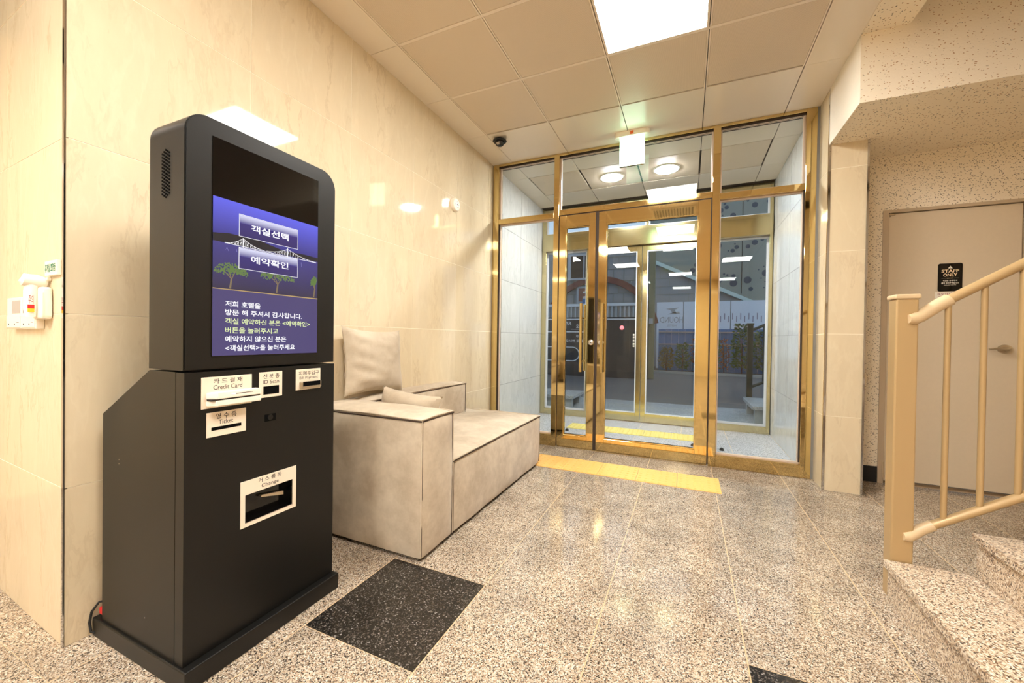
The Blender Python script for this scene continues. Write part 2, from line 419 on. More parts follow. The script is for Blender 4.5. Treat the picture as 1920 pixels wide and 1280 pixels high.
# ---- ceiling
ceil = thing('ceiling', (0, 0, ZC), 'suspended ceiling of perforated square metal tiles with white bars', 'ceiling', kind='structure')
pbox('ceiling_slab', ceil, 'gap', -4.1, XR, -6.1, 5.7, ZC+.014, ZC+.12)
pbox('ceiling_slab', ceil, 'gap', XR, 2.6, -6.1, .95, ZC+.014, ZC+.12)
CX = [-1.735, -1.13, -.52, .09, .695]; PX = [-3.565, -2.955, -2.345, -1.735, -1.13, -.52, .09, .695, 1.305, 1.915, 2.45]
CY = [3.26-.61*k for k in range(16)]
LIGHTS = [(-.215, 2.34), (-.215, .51), (-1.4325, -.71), (-1.4325, -2.54), (1.0, -2.54), (-.215, -4.37), (-2.65, -1.32)]  # last two panels are added out of view for ambient light
def lit(x, y): return any(abs(x-a) < .2 and abs(y-b) < .2 for a, b in LIGHTS)
for j in range(len(CY)-1):
    y1, y0 = CY[j], CY[j+1]
    for i in range(len(PX)-1):
        x0, x1 = PX[i], PX[i+1]; cx, cyy = (x0+x1)/2, (y0+y1)/2
        if y1 > .3 and not (x0 > -1.8 and x1 < .7): continue
        if lit(cx, cyy): continue
        if y0 < -5.9: continue
        inst('ceiling_tile', boxmesh('ceiling_tile', x1-x0-.022, y1-y0-.022, .01, 'tile_perf', .002), (cx, cyy, ZC+.006), ceil)
for x in PX[3:8]:
    pbox('ceiling_bar', ceil, 'tbar', x-.011, x-.0025, -5.9, 3.26, ZC-.001, ZC+.013)
    pbox('ceiling_bar', ceil, 'tbar', x+.0025, x+.011, -5.9, 3.26, ZC-.001, ZC+.013)
for y in CY[1:-1]:
    pbox('ceiling_bar', ceil, 'tbar', -1.724 if y > .3 else -3.56, .684 if y > .3 else 2.44, y-.010, y+.010, ZC, ZC+.013)
ps = [(-1.965, -1.737, a, b) for a, b in ((2.647, 3.259), (2.037, 2.643), (1.427, 2.033), (.625, 1.423))]
ps += [(-1.965, -1.737, 3.262, 3.863), (-1.733, -1.133, 3.262, 3.863), (-1.127, -.523, 3.262, 3.863), (-.517, .087, 3.262, 3.863), (.093, .692, 3.262, 3.863), (.698, .934, 3.262, 3.863)]
ps += [(.698, .934, 2.647, 3.259), (.698, .934, 2.037, 2.643), (.698, .934, 1.427, 2.033), (.698, .934, .817, 1.423), (.698, .934, .21, .813)]
for a, b, c, e in ps: pbox('ceiling_panel', ceil, 'white_panel', a, b, c, e, ZC, ZC+.013, label='smooth white edge panel')
pbox('ceiling_panel', ceil, 'white_panel', .94, 2.45, .21, .95, ZC, ZC+.013)
# vestibule ceiling
for a, b in ((-1.965, -1.737), (-1.733, -1.133), (-1.127, -.523), (-.517, .087), (.093, .692), (.698, .904)):
    pbox('ceiling_panel', ceil, 'white_panel', a, b, 3.967, 4.318, ZC, ZC+.013)
    pbox('ceiling_panel', ceil, 'white_panel', a, b, 4.94, 5.40, ZC, ZC+.013)
    if b-a > .4: inst('ceiling_tile', boxmesh('ceiling_tile', b-a-.012, .60, .01, 'tile_perf', .002), ((a+b)/2, 4.629, ZC+.006), ceil)
    else: pbox('ceiling_panel', ceil, 'white_panel', a, b, 4.322, 4.936, ZC, ZC+.013)
# ---- vestibule walls
wv = thing('wall_vestibule_left', (XL, 4.7, 0), 'grey marble wall seen through the left sidelight of the entrance', 'wall', kind='structure')
wr = thing('wall_vestibule_right', (.905, 4.7, 0), 'grey marble wall seen through the right sidelight of the entrance', 'wall', kind='structure')
pbox('wall_body', wv, 'grey_grout', -2.1, XL-.0012, YD, 5.75, 0, 3.06); pbox('wall_body', wr, 'grey_grout', .9062, 1.165, YD+.002, 5.75, 0, 3.06)
VY = [3.967, 4.05, 4.67, 5.29, 5.47]
for i in range(len(VY)-1):
    for j in range(5):
        sy, sz = VY[i+1]-VY[i]-.005, LZ[j+1]-LZ[j]-.005
        for x, p in ((XL-.005, wv), (.91, wr)):
            inst('tile', boxmesh('tile', .01, sy, sz, 'grey_marble'), (x, (VY[i]+VY[i+1])/2, (LZ[j]+LZ[j+1])/2), p)
# ---- column by the doors
wc = thing('wall_column', (1.05, 3.7, 0), 'beige tiled column with chrome edges right of the gold doors', 'wall', kind='structure')
pbox('wall_body', wc, 'grout', XR+.0012, 1.1648, 3.6282, 4.1, 0, 3.06)
for j in range(5):
    sz = LZ[j+1]-LZ[j]-.003; zc = (LZ[j]+LZ[j+1])/2
    if j < 4: inst('tile', boxmesh('tile', .215, .01, sz, 'beige'), (1.05, 3.632, zc), wc)
    inst('tile', boxmesh('tile', .01, .225, sz, 'beige'), (XR+.005, 3.749, zc), wc)
pbox('tile', wc, 'beige', .94, 1.158, 3.627, 3.637, 2.377, 2.56)
obj('trim_2', boxes((.931, .945, 3.621, 3.635, 0, ZC)), 'chrome', label='chrome strip on the left edge of the tiled column', cat='trim', kind='structure')
obj('trim_3', boxes((1.158, 1.170, 3.621, 3.635, 0, 2.56)), 'chrome', label='chrome strip on the right edge of the tiled column', cat='trim', kind='structure')
# ---- beam and soffits over the hall, stairwell shell
ZS, YB = 2.555, 3.06
obj('wall_beam', boxes((.937, 3.45, YB, 3.6275, ZS, 5.05), (1.166, 3.45, 3.6275, YW+.1, ZS, 3.06)), 'speck', label='speckled wallpaper beam hanging over the passage to the staff door', cat='beam', kind='structure')
obj('wall_beam_side', box(B(), .934, .9371, YB+.001, 3.6205, ZS+.001, ZC), 'smooth', label='smooth cream left face of the beam beside the entrance', cat='beam', kind='structure')
obj('ceiling_stair_edge', boxes((XR, 1.163, .95, YB, ZC, 5.05)), 'speck', label='speckled ceiling strip along the stairwell opening', cat='ceiling', kind='structure')
wb = thing('wall_back', (2.3, YW, 0), 'speckled cream wall around the beige staff door', 'wall', kind='structure')
obj('wall_body', boxes((1.166, 1.386, YW, YW+.12, 0, ZS), (2.205, 3.45, YW, YW+.12, 0, ZS), (1.386, 2.205, YW, YW+.12, 2.135, ZS)), 'speck', wb)
pbox('baseboard_back', None, 'rubber', 1.1705, 1.384, YW-.006, YW-.0005, 0, .125, label='black baseboard between the column and the staff door', cat='baseboard', kind='structure')
for nm, b in (('wall_stair_end', (3.4, 3.5, .95, 4.14, 0, 5.05)), ('wall_stair_near', (1.25, 3.45, .85, .95, 0, 5.05)), ('ceiling_stair', (1.1, 3.5, .9, 3.2, 5.05, 5.15))):
    obj(nm, box(B(), *b), 'speck', label='speckled cream %s of the stairwell' % nm.replace('_', ' '), cat=nm.split('_')[0], kind='structure')
# ---- staff door
d3 = thing('door_3', (1.79, YW, 0), 'beige painted steel staff door with a lever handle', 'door', kind='structure')
obj('door_frame', boxes((1.386, 1.421, YW-.008, YW+.1, 0, 2.135), (2.165, 2.203, YW-.008, YW+.1, 0, 2.135), (1.421, 2.165, YW-.008, YW+.1, 2.112, 2.135), (1.421, 2.165, YW+.06, YW+.1, .0, .012)), 'frame_paint', d3)
pbox('door_leaf', d3, 'staff_door', 1.427, 2.159, YW+.012, YW+.055, .03, 2.107, bev=.002)
hg = obj('hinge', box(box(B(), 1.422, 1.462, YW-.004, YW+.012, 2.094, 2.104, bev=.002), 1.432, 1.437, YW+.0, YW+.01, 2.085, 2.125), 'steel', d3)
obj('hinge', tube(B(), [(1.418, YW-.006, .17), (1.418, YW-.006, .06), (1.425, YW-.01, .03), (1.45, YW-.012, .02), (1.48, YW-.01, .02)], .007, 8), 'steel', d3, True)
bm = lathe(B(), [(.001, YW+.012), (.032, YW+.012), (.030, YW), (.015, YW-.005), (.012, YW-.03), (.001, YW-.031)], (2.085, 0, 1.068), 'y', 24)
for v in bm.verts: v.co.x = 2.085+(v.co.x-2.085)*1.25
hd = obj('handle', bm, 'steel', d3, True)
obj('lever', tube(B(), [(2.085, YW-.028, 1.070), (2.06, YW-.036, 1.072), (2.02, YW-.036, 1.070), (1.985, YW-.032, 1.066)], [.011, .010, .008, .007], 10), 'steel', hd, True)
# ---- gold entrance partition
def member(parent, name, mat, b, bev=.002): return pbox(name, parent, mat, *b, bev=bev)
w1 = thing('window_1', (-.5, YD, 0), 'polished gold framed glass partition around the inner entrance doors', 'window', kind='structure')
ya, yb = YD, YD+.10
for b in ((-1.963, -1.893, ya, yb, 0, ZC), (.846, .918, ya, yb, 0, ZC)): member(w1, 'jamb', 'gold', b)
obj('jamb_cover', box(B(), .919, .9345, ya+.01, yb, 0, ZC), 'beige', w1)
for b in ((-1.266, -1.212, ya-.004, yb+.004, 0, ZC-.022), (.180, .238, ya-.004, yb+.004, 0, ZC-.022)): member(w1, 'mullion', 'gold', b)
member(w1, 'head_rail', 'gold', (-1.893, .846, ya, yb, 2.945, ZC))
for b in ((-1.893, -1.266, ya, yb, 2.325, 2.378), (-1.212, .180, ya, yb, 2.345, 2.398), (.238, .846, ya, yb, 2.322, 2.375)): member(w1, 'transom', 'gold', b)
for b in ((-1.893, -1.266, ya, yb, 0, .115), (.238, .846, ya, yb, 0, .105)): member(w1, 'bottom_rail', 'gold', b)
def pane(parent, x0, x1, z0, z1, y, gk=.012, gm='gasket', th=.008):
    p = obj('pane', box(B(), x0, x1, y-th/2, y+th/2, z0, z1), 'glass', parent)
    if gk:
        e = .011
        obj('gasket', boxes((x0, x0+gk, y-th/2-e, y-th/2, z0, z1), (x1-gk, x1, y-th/2-e, y-th/2, z0, z1), (x0+gk, x1-gk, y-th/2-e, y-th/2, z0, z0+gk), (x0+gk, x1-gk, y-th/2-e, y-th/2, z1-gk, z1),
                            (x0, x0+gk, y+th/2, y+th/2+e, z0, z1), (x1-gk, x1, y+th/2, y+th/2+e, z0, z1), (x0+gk, x1-gk, y+th/2, y+th/2+e, z0, z0+gk), (x0+gk, x1-gk, y+th/2, y+th/2+e, z1-gk, z1)), gm, p)
    return p
for b in ((-1.2115, -1.2045, YD+.008, YD+.05, .012, 2.336), (.1715, .1795, YD+.008, YD+.05, .012, 2.336), (-1.2115, .1795, YD+.008, YD+.05, 2.3365, 2.3445)): pbox('door_gap_seal', w1, 'brush', *b)
for a, b in ((-1.892, -1.267), (-1.211, .179), (.239, .845)): pbox('head_channel', w1, 'brush', a, b, YD+.02, YD+.085, 2.934, 2.9455)
for x0, x1 in ((-1.893, -1.886), (.839, .846)): pbox('jamb_channel', w1, 'brush', x0, x1, YD+.02, YD+.038, .12, 2.32)
yg = YD+.05
pane(w1, -1.893, -1.266, 2.378, 2.945, yg); pane(w1, -1.212, .180, 2.398, 2.945, yg); pane(w1, .238, .846, 2.375, 2.945, yg)
pane(w1, -1.893, -1.266, .115, 2.325, yg); pane(w1, .238, .846, .105, 2.322, yg)
def leaf(name, x0, x1, stile_l, stile_r, label, hx, hdir):
    dr = thing(name, ((x0+x1)/2, YD, 0), label, 'door', kind='structure')
    y0, y1 = YD+.004, YD+.054; z0, z1 = .012, 2.336
    member(dr, 'stile', 'gold', (x0, x0+stile_l, y0, y1, z0, z1)); member(dr, 'stile', 'gold', (x1-stile_r, x1, y0, y1, z0, z1))
    member(dr, 'top_rail', 'gold', (x0+stile_l, x1-stile_r, y0+.001, y1-.001, 2.215, z1)); member(dr, 'bottom_rail', 'gold', (x0+stile_l, x1-stile_r, y0+.001, y1-.001, z0, .130))
    pane(dr, x0+stile_l, x1-stile_r, .130, 2.215, (y0+y1)/2, .008, 'gold')
    for yy, off in ((y0, -.058), (y1, .058)):
        h = obj('pull_handle', cyl(B(), (hx, yy+off, .775), (hx, yy+off, 1.445), .0145, n=16), 'gold', dr, True)
        for z in (.88, 1.30):
            obj('standoff', cyl(B(), (hx, yy+off, z), (hx+hdir*.018, yy, z), .009, n=10), 'gold', h, True)
    lx = x1-stile_r/2 if hdir > 0 else x0+stile_l/2
    k = obj('lock', lathe(B(), [(.001, y0+.002), (.027, y0+.002), (.027, y0-.010), (.022, y0-.014), (.001, y0-.014)], (lx, 0, 1.065), 'y', 20), 'chrome', dr, True)
    pbox('keyhole', k, 'ink', lx-.003, lx+.003, y0-.0155, y0-.0142, 1.055, 1.075)
    return dr
dl = leaf('door_1', -1.204, -.836, .068, .062, 'narrow polished gold framed glass leaf on the left of the entrance', -.955, 1)
dr_ = leaf('door_2', -.806, .170, .076, .098, 'wide polished gold framed glass leaf on the right of the entrance', -.752, -1)
pbox('door_seal', dl, 'brush', -.835, -.822, YD+.006, YD+.05, .012, 2.336); pbox('door_seal', dr_, 'brush', -.820, -.807, YD+.006, YD+.05, .012, 2.336)
pbox('trim_4', None, 'gold', -1.2, .17, YD+.005, YD+.09, 0, .010, label='low gold threshold under the entrance doors', cat='threshold', kind='structure')
# ---- outer partition of the vestibule
w2 = thing('window_2', (-.5, Y2, 0), 'gold framed outer glass partition at the far side of the vestibule', 'window', kind='structure')
ya, yb = Y2, Y2+.10
for b in ((-1.963, -1.90, ya, yb, 0, ZC), (.865, .9, ya, yb, 0, ZC)): member(w2, 'jamb', 'gold_dull', b)
member(w2, 'head_rail', 'gold_dull', (-1.90, .865, ya, yb, 2.90, ZC))
hb = member(w2, 'header_box', 'gold_dull', (-1.90, .865, ya-.06, yb, 2.345, 2.555))
member(w2, 'header_cap', 'gold_dull', (-1.90, .865, ya-.015, yb, 2.557, 2.60))
for x in (-1.27, .19): member(w2, 'mullion', 'gold_dull', (x-.03, x+.03, ya, yb, 0, 2.343))
for b in ((-1.90, -1.30, ya, yb, 0, .085), (.22, .865, ya, yb, 0, .085)): member(w2, 'bottom_rail', 'gold_dull', b)
M_['wgasket'] = plain('white_gasket', (226, 226, 230), .4)
pane(w2, -1.90, -1.30, .085, 2.343, Y2+.05, .022, 'wgasket'); pane(w2, .22, .865, .085, 2.343, Y2+.05, .022, 'wgasket')
for a, b in ((-1.90, -.52), (-.49, .865)): pane(w2, a, b, 2.602, 2.898, Y2+.05, .016, 'wgasket')
member(w2, 'mullion', 'gold_dull', (-.52, -.49, ya, yb, 2.602, 2.898))
def leaf2(name, x0, x1, label):
    q = thing(name, ((x0+x1)/2, Y2, 0), label, 'door', kind='structure'); y0, y1 = Y2+.01, Y2+.055
    for b in ((x0, x0+.06), (x1-.06, x1)): member(q, 'stile', 'gold_dull', (b[0], b[1], y0, y1, .008, 2.34))
    member(q, 'top_rail', 'gold_dull', (x0+.06, x1-.06, y0, y1, 2.275, 2.34)); member(q, 'bottom_rail', 'gold_dull', (x0+.06, x1-.06, y0, y1, .008, .118))
    pane(q, x0+.06, x1-.06, .118, 2.275, Y2+.033, .012, 'wgasket'); return q
d4 = leaf2('door_4', -1.236, -.566, 'left gold framed leaf of the outer sliding doors')
d5 = leaf2('door_5', -.560, .155, 'right gold framed leaf of the outer sliding doors')
kp = pbox('push_plate', d4, 'black_gloss', -.672, -.640, Y2+.022, Y2+.0285, .985, 1.185)
for i in range(9): pbox('push_mark', kp, 'ink_white', -.668, -.646, Y2+.021, Y2+.0222, 1.0+.0205*i, 1.009+.0205*i)
for nm_, x, y, l_ in (('middle', .07, 4.52, 'small black door stop on the vestibule floor behind the wide door leaf'), ('right', .333, 4.475, 'small black door stop on the vestibule floor behind the right sidelight'), ('left', -1.297, 4.58, 'small black door stop on the vestibule floor behind the narrow door leaf')):
    o = obj('door_stop', lathe(B(), [(.001, 0), (.022, 0), (.020, .012), (.012, .026), (.001, .030)], (x, y, 0), 'z', 16), 'rubber', None, True, l_, 'door stop', 'door stops in the vestibule')
# facade above / beside, closing the building
obj('wall_facade', boxes((-6, -1.97, 5.6, 5.75, 0, 6), (.905, 6, 5.6, 5.75, 0, 6), (-1.97, .905, 5.6, 5.75, ZC, 6)), 'concrete', label='grey outer wall around the outer doors', cat='wall', kind='structure')

# ================================================================ KIOSK
XK = -1.405
k = thing('check_in_kiosk', (-1.67, .978, 0), 'tall black self check-in kiosk with a lit touch screen', 'kiosk')
KL, KR = .699, 1.260
obj('base', box(B(), -1.955, -1.374, .690, 1.268, 0, .066, bev=.004, seg=2), 'black', k)
bm = prism(B(), [(-1.452, .066), (-1.452, .978), (-1.600, .978), (-1.906, .808), (-1.906, .066)], 'y', KL, KR)
obj('cabinet', bm, 'black', k)
fp = obj('front_panel', boxes((-1.449, XK, KL, .8835, .067, .977), (-1.449, XK, 1.0655, KR, .067, .977), (-1.449, XK, .8835, 1.0655, .067, .4355), (-1.449, XK, .8835, 1.0655, .5355, .977)), 'black', k)
bm = prism(B(), rrect(KL-.002, KR, .984, 1.792, .068, 8, (0, 1, 1, 0)), 'x', -1.600, XK)
es = [e for e in bm.edges if all(abs(v.co.x-XK) < 1e-5 for v in e.verts)]
bmesh.ops.bevel(bm, geom=es, offset=.004, segments=2, affect='EDGES')
hs = obj('screen_housing', bm, 'black', k, True)
obj('speaker_grille', (lambda bm: [cyl(bm, (-1.506+dx, KL-.004, 1.60+dz), (-1.506+dx, KL+.004, 1.60+dz), .0033, n=8) for dx in [i*.0095 for i in (-2, -1, 0, 1, 2)] for dz in [j*.0105-(.005 if abs(round(dx/.0095)) % 2 else 0) for j in range(-7, 8)] if abs(dz) < .082-abs(dx)*.9] and bm)(B()), 'void', hs)
# screen
U = lambda s: .775+.395*s
V = lambda t: 1.027+.706*t
sc = pbox('screen', k, 'black_gloss', XK-.001, XK+.0015, .773, 1.171, 1.025, 1.735)
xs = XK+.0015
def mcol(n_, rgb, s=1.0): M_[n_] = emit(n_, rgb, s, gloss=True)
for n_, rgb, s in (('sky_low', (70, 76, 180), 1), ('water', (46, 42, 92), 1), ('hill', (22, 20, 34), 1), ('note', (66, 60, 116), 1), ('btn', (44, 34, 112), 1), ('btn_top', (168, 172, 250), 1), ('scr_white', (250, 250, 255), 1.15), ('scr_yellow', (226, 240, 178), 1.05), ('gold_line', (196, 168, 104), 1), ('tree_leaf', (104, 128, 72), 1), ('tree_trunk', (128, 112, 84), 1)): mcol(n_, rgb, s)
def gradmat(name, c0, c1):
    t = NT(name); tc = t.n('ShaderNodeTexCoord'); sp = t.n('ShaderNodeSeparateXYZ'); t.l(tc.outputs['Generated'], sp.inputs[0])
    c = t.ramp(sp.outputs[2], [(0, lin(c0)), (1, lin(c1))]); t.l(c, t.b.inputs['Emission Color'])
    t.set(Base_Color=(.02, .02, .02, 1), Emission_Strength=1., Roughness=.06); M_[name] = t.m
gradmat('scr_sky', (46, 42, 120), (96, 100, 236)); gradmat('scr_water', (38, 34, 70), (62, 58, 140)); gradmat('scr_btn', (40, 30, 104), (52, 40, 130)); gradmat('scr_btn_glow', (52, 40, 132), (226, 228, 255))
def flat(name, mat, pts, lvl):
    bm = B(); vs = [bm.verts.new((xs+lvl*.0003, U(s), V(t))) for s, t in pts]; f_ = bm.faces.new(vs)
    if f_.normal.x < 0 or True:
        bm.normal_update()
        if f_.normal.x < 0: f_.normal_flip()
    bmesh.ops.triangulate(bm, faces=bm.faces[:])
    return obj(name, bm, mat, sc)
R4 = lambda a, b, c, e: [(a, c), (b, c), (b, e), (a, e)]
flat('picture_sky', 'scr_sky', R4(0, 1, .54, .734), 1); flat('picture_water', 'scr_water', R4(0, 1, .312, .54), 1); flat('notice_area', 'note', R4(0, 1, 0, .312), 1)
flat('picture_hill', 'hill', [(0, .53), (1, .53), (1, .552), (.85, .556), (.62, .552), (.48, .566), (.33, .585), (.22, .577), (.12, .578), (.05, .570), (0, .566)], 2)
flat('picture_kerb', 'gold_line', [(0, .311), (1, .311), (1, .3165), (0, .3145)], 3)
# bridge: deck, two towers, cables, lit truss
bm = B()
def strip(bm, a, b, w_, lvl=3):
    (s0, t0), (s1, t1) = a, b; y0, z0, y1, z1 = U(s0), V(t0), U(s1), V(t1); L = math.hypot(y1-y0, z1-z0) or 1; ny, nz = -(z1-z0)/L*w_/2, (y1-y0)/L*w_/2
    vs = [bm.verts.new((xs+lvl*.0003, y, z)) for y, z in ((y0-ny, z0-nz), (y1-ny, z1-nz), (y1+ny, z1+nz), (y0+ny, z0+nz))]; bm.faces.new(vs)
deck = lambda s: .5295-.012*max(0, (s-.5))*1.2
strip(bm, (.09, deck(.09)), (.98, deck(.98)), .0016)
for tw, lo, hi in ((.24, .09, .43), (.66, .45, .98)):
    strip(bm, (tw, deck(tw)-.006), (tw, .570), .0028)
    for e in (lo, hi):
        pr = None
        for i in range(13):
            q = i/12; s = tw+(e-tw)*q; t = deck(s)+.002+.036*(1-q)**2
            if pr: strip(bm, pr, (s, t), .0013)
            strip(bm, (s, deck(s)), (s, t), .0007)
            if i % 2 == 0 and q < .75: strip(bm, (s, deck(s)+.004), (s+.012, deck(s)+.030*(1-q)**2), .0012)
            pr = (s, t)
obj('picture_bridge', bm, 'scr_white', sc)
bm = B()
for i in range(14):
    s = .05+.93*random.random(); strip(bm, (s, .512-random.random()*.02), (s+.004, .512-random.random()*.05), .0008, 2)
obj('picture_reflection', bm, 'btn_top', sc, kind='stuff')
for cx_, tb, w_ in ((.135, .318, .28), (.55, .322, .34), (.955, .322, .10)):
    bm = B()
    strip(bm, (cx_, tb), (cx_+.012, tb+.05), .006, 3)
    for dx in (-.07, -.02, .05): strip(bm, (cx_+.012, tb+.045), (min(.99, cx_+dx*w_/.3), tb+.09), .003, 3)
    tr = obj('picture_tree', bm, 'tree_trunk', sc)
    bm = B()
    for i in range(230):
        a = random.random()*6.28; q = math.sqrt(random.random()); s = cx_+.012+q*math.cos(a)*w_/2; t = tb+.078+q*abs(math.sin(a))*.045-.014*random.random()
        if s > .985 or s < .01: continue
        aa = random.random()*6.28; L = .011
        strip(bm, (s-math.cos(aa)*L/2, t-math.sin(aa)*L/3), (s+math.cos(aa)*L/2, t+math.sin(aa)*L/3), .0036, 4)
    o = obj('picture_leaves', bm, 'tree_leaf', sc, kind='stuff')
for nm, t0, t1, tx, tt0, tt1 in (('select_button', .5775, .681, '객실선택', .608, .645), ('confirm_button', .421, .5205, '예약확인', .455, .492)):
    bt = flat(nm, 'scr_white', R4(.203, .767, t0-.002, t1+.002), 5)
    for s_ in (('scr_btn', R4(.207, .763, t0, t1), 6), ('scr_btn_glow', R4(.209, .761, t1-.042, t1-.001), 7)):
        flat('button_face', *s_)
    lettering(sc, tx, U(.305), U(.665), V(tt0), V(tt1), 'x+', xs+.0026, 'scr_white', .022)
rows = [('저희 호텔을', .097, .397, .245, 'scr_white'), ('방문 해 주셔서 감사합니다.', .097, .82, .205, 'scr_white'), ('객실 예약하신 분은 <예약확인>', .098, .912, .163, 'scr_yellow'),
        ('버튼을 눌러주시고', .098, .568, .120, 'scr_yellow'), ('예약하지 않으신 분은', .0985, .652, .0785, 'scr_white'), ('<객실선택>을 눌러주세요', .099, .745, .035, 'scr_white')]
for tx, a, b, t, m in rows: lettering(sc, tx, U(a), U(b), V(t-.0145), V(t+.0145), 'x+', xs+.0009, m, .016)
# front plates
def plate(name, y0, y1, z0, z1): return pbox(name, k, 'plate', XK-.001, XK+.0025, y0, y1, z0, z1, bev=.0008)
xp = XK+.0028
def slot(parent, y0, y1, z0, z1, name='slot'): return pbox(name, parent, 'void', XK+.001, XK+.003, y0, y1, z0, z1)
p = plate('card_plate', .745, .9035, .858, .959)
lettering(p, '카 드 결 재', .780, .870, .9365, .953, 'x+', xp, 'ink', .008); lettering(p, 'Credit Card', .779, .870, .917, .932, 'x+', xp, 'ink', .004)
rd = None
def reader(z0, z1):
    bm = prism(B(), [(.757, 0), (.775, .030), (.918, .030), (.918, 0)], 'z', z0, z1)
    for v in bm.verts: v.co.x, v.co.y = XK+.0025+v.co.y, v.co.x
    bmesh.ops.recalc_face_normals(bm, faces=bm.faces[:])
    bmesh.ops.bevel(bm, geom=bm.edges[:], offset=.002, segments=2, affect='EDGES'); return bm
rd = obj('card_reader', reader(.889, .910), 'white_plastic', p); rd2 = obj('card_reader', reader(.866, .884), 'white_plastic', p)
pbox('reader_slot', p, 'ink', XK+.003, XK+.028, .760, .916, .884, .889)
pbox('status_strip', p, 'ink', XK+.0324, XK+.0331, .828, .888, .9005, .9022)
M_['blue_led'] = emit('blue_led', (.3, .2, 1), 3, True)
pbox('status_light', p, 'blue_led', XK+.0326, XK+.0333, .819, .830, .9005, .9022)
p = plate('ticket_plate', .7605, .884, .7635, .8435)
lettering(p, '영 수 증', .787, .852, .820, .8385, 'x+', xp, 'ink', .008); lettering(p, 'Ticket', .796, .841, .802, .8165, 'x+', xp, 'ink', .004); slot(p, .774, .868, .784, .795)
p = plate('scan_plate', .930, 1.018, .869, .962)
lettering(p, '신 분 증', .944, 1.006, .938, .955, 'x+', xp, 'ink', .008); lettering(p, 'ID Scan', .944, 1.005, .919, .9325, 'x+', xp, 'ink', .004); slot(p, .945, 1.005, .880, .910, 'scan_window')
p = plate('bill_plate', 1.076, 1.1885, .880, .962)
lettering(p, '지폐투입구', 1.087, 1.181, .9375, .9545, 'x+', xp, 'ink', .006); lettering(p, 'Bill Payment', 1.091, 1.176, .920, .933, 'x+', xp, 'ink', .003)
bs = obj('bill_slot', box(B(), XK+.001, XK+.012, 1.090, 1.187, .884, .913, bev=.004, seg=2), 'steel', p); pbox('slot_mouth', p, 'void', XK+.010, XK+.0128, 1.100, 1.181, .894, .912, bev=.001)
p = obj('change_plate', boxes((XK-.001, XK+.0025, .868, .8835, .423, .585), (XK-.001, XK+.0025, 1.0655, 1.080, .423, .585), (XK-.001, XK+.0025, .8835, 1.0655, .423, .4355), (XK-.001, XK+.0025, .8835, 1.0655, .5355, .585)), 'plate', k)
lettering(p, '거 스 름 돈', .929, 1.018, .564, .580, 'x+', xp, 'ink', .008); lettering(p, 'Change', .941, 1.007, .5405, .5575, 'x+', xp, 'ink', .004)
ct = obj('coin_tray', boxes((-1.4485, -1.444, .884, 1.065, .436, .535), (-1.444, XK-.001, .884, 1.065, .436, .4375), (-1.444, XK-.001, .884, .8855, .4375, .535), (-1.444, XK-.001, 1.0635, 1.065, .4375, .535)), 'black_gloss', p)
pbox('tray_lip', p, 'chrome', XK+.001, XK+.0022, .8845, 1.0645, .437, .4385)
prism_bm = prism(B(), [(.955, .4995), (1.045, .478), (1.045, .492), (.960, .506)], 'x', -1.443, -1.428); obj('coin_chute', prism_bm, 'steel', p)
lk = obj('lock', lathe(B(), [(.001, XK), (.011, XK), (.010, XK+.003), (.001, XK+.003)], (0, .973, .794), 'x', 16), 'black', k)
pbox('lock_recess', k, 'void', XK-.0005, XK+.0006, .952, .995, .780, .806, bev=.0002)
for dx, z in ((0, .66), (0, .645), (.17, .16)): obj('screw', cyl(B(), (-1.79+dx, KL-.001, z), (-1.79+dx, KL+.002, z), .0022, n=8), 'chrome', k)
obj('power_cable', tube(B(), [(-1.91, .74, .12), (-1.945, .705, .115), (-1.958, .690, .085), (-1.957, .684, .05), (-1.945, .684, .02), (-1.93, .70, .008), (-1.93, .76, .01)], .004, 8), 'rubber', k, True)
obj('cable_plug', box(B(), -1.94, -1.915, .703, .72, .075, .10, bev=.003), 'red', k, label='red cable connector')

# ================================================================ SOFA
def puff(x0, x1, y0, y1, z0, z1, nx, ny, nz, r_=.014, bulge=(.014, .014, .022), seed=0, amp=.0045):
    """upholstered block: rounded box with swollen faces and small creases"""
    bm = B(); N = (nx, ny, nz); lo = Vector((x0, y0, z0)); hi = Vector((x1, y1, z1)); idx = {}
    def gv(i, j, k_):
        if (i, j, k_) in idx: return idx[i, j, k_]
        def edge(q, n_): 
            t_ = q/n_; return t_
        u = [edge(i, nx), edge(j, ny), edge(k_, nz)]
        p = Vector([lo[a]+(hi[a]-lo[a])*u[a] for a in range(3)])
        inner = Vector([min(max(p[a], lo[a]+r_), hi[a]-r_) for a in range(3)])
        dv = p-inner
        if dv.length > 1e-9: p = inner+dv.normalized()*r_
        for a in range(3):
            b, c = (a+1) % 3, (a+2) % 3
            s = 1 if u[a] > .999 else -1 if u[a] < .001 else 0
            if s and not (a in (0, 2) and s < 0):
                p[a] += s*bulge[a]*(math.sin(math.pi*u[b])*math.sin(math.pi*u[c]))**.6
                nn = noise.noise(Vector((p.x*6+seed, p.y*6, p.z*6)))+.5*noise.noise(Vector((p.x*15+seed, p.y*15, p.z*15)))
                p[a] += s*nn*amp
        idx[i, j, k_] = bm.verts.new(p); return idx[i, j, k_]
    for a in range(3):
        b, c = (a+1) % 3, (a+2) % 3
        for s in (0, N[a]):
            for q in range(N[b]):
                for t_ in range(N[c]):
                    def key(qq, tt):
                        kk = [0, 0, 0]; kk[a] = s; kk[b] = qq; kk[c] = tt; return gv(*kk)
                    f_ = [key(q, t_), key(q+1, t_), key(q+1, t_+1), key(q, t_+1)]
                    bm.faces.new(f_ if s else f_[::-1])
    return bm
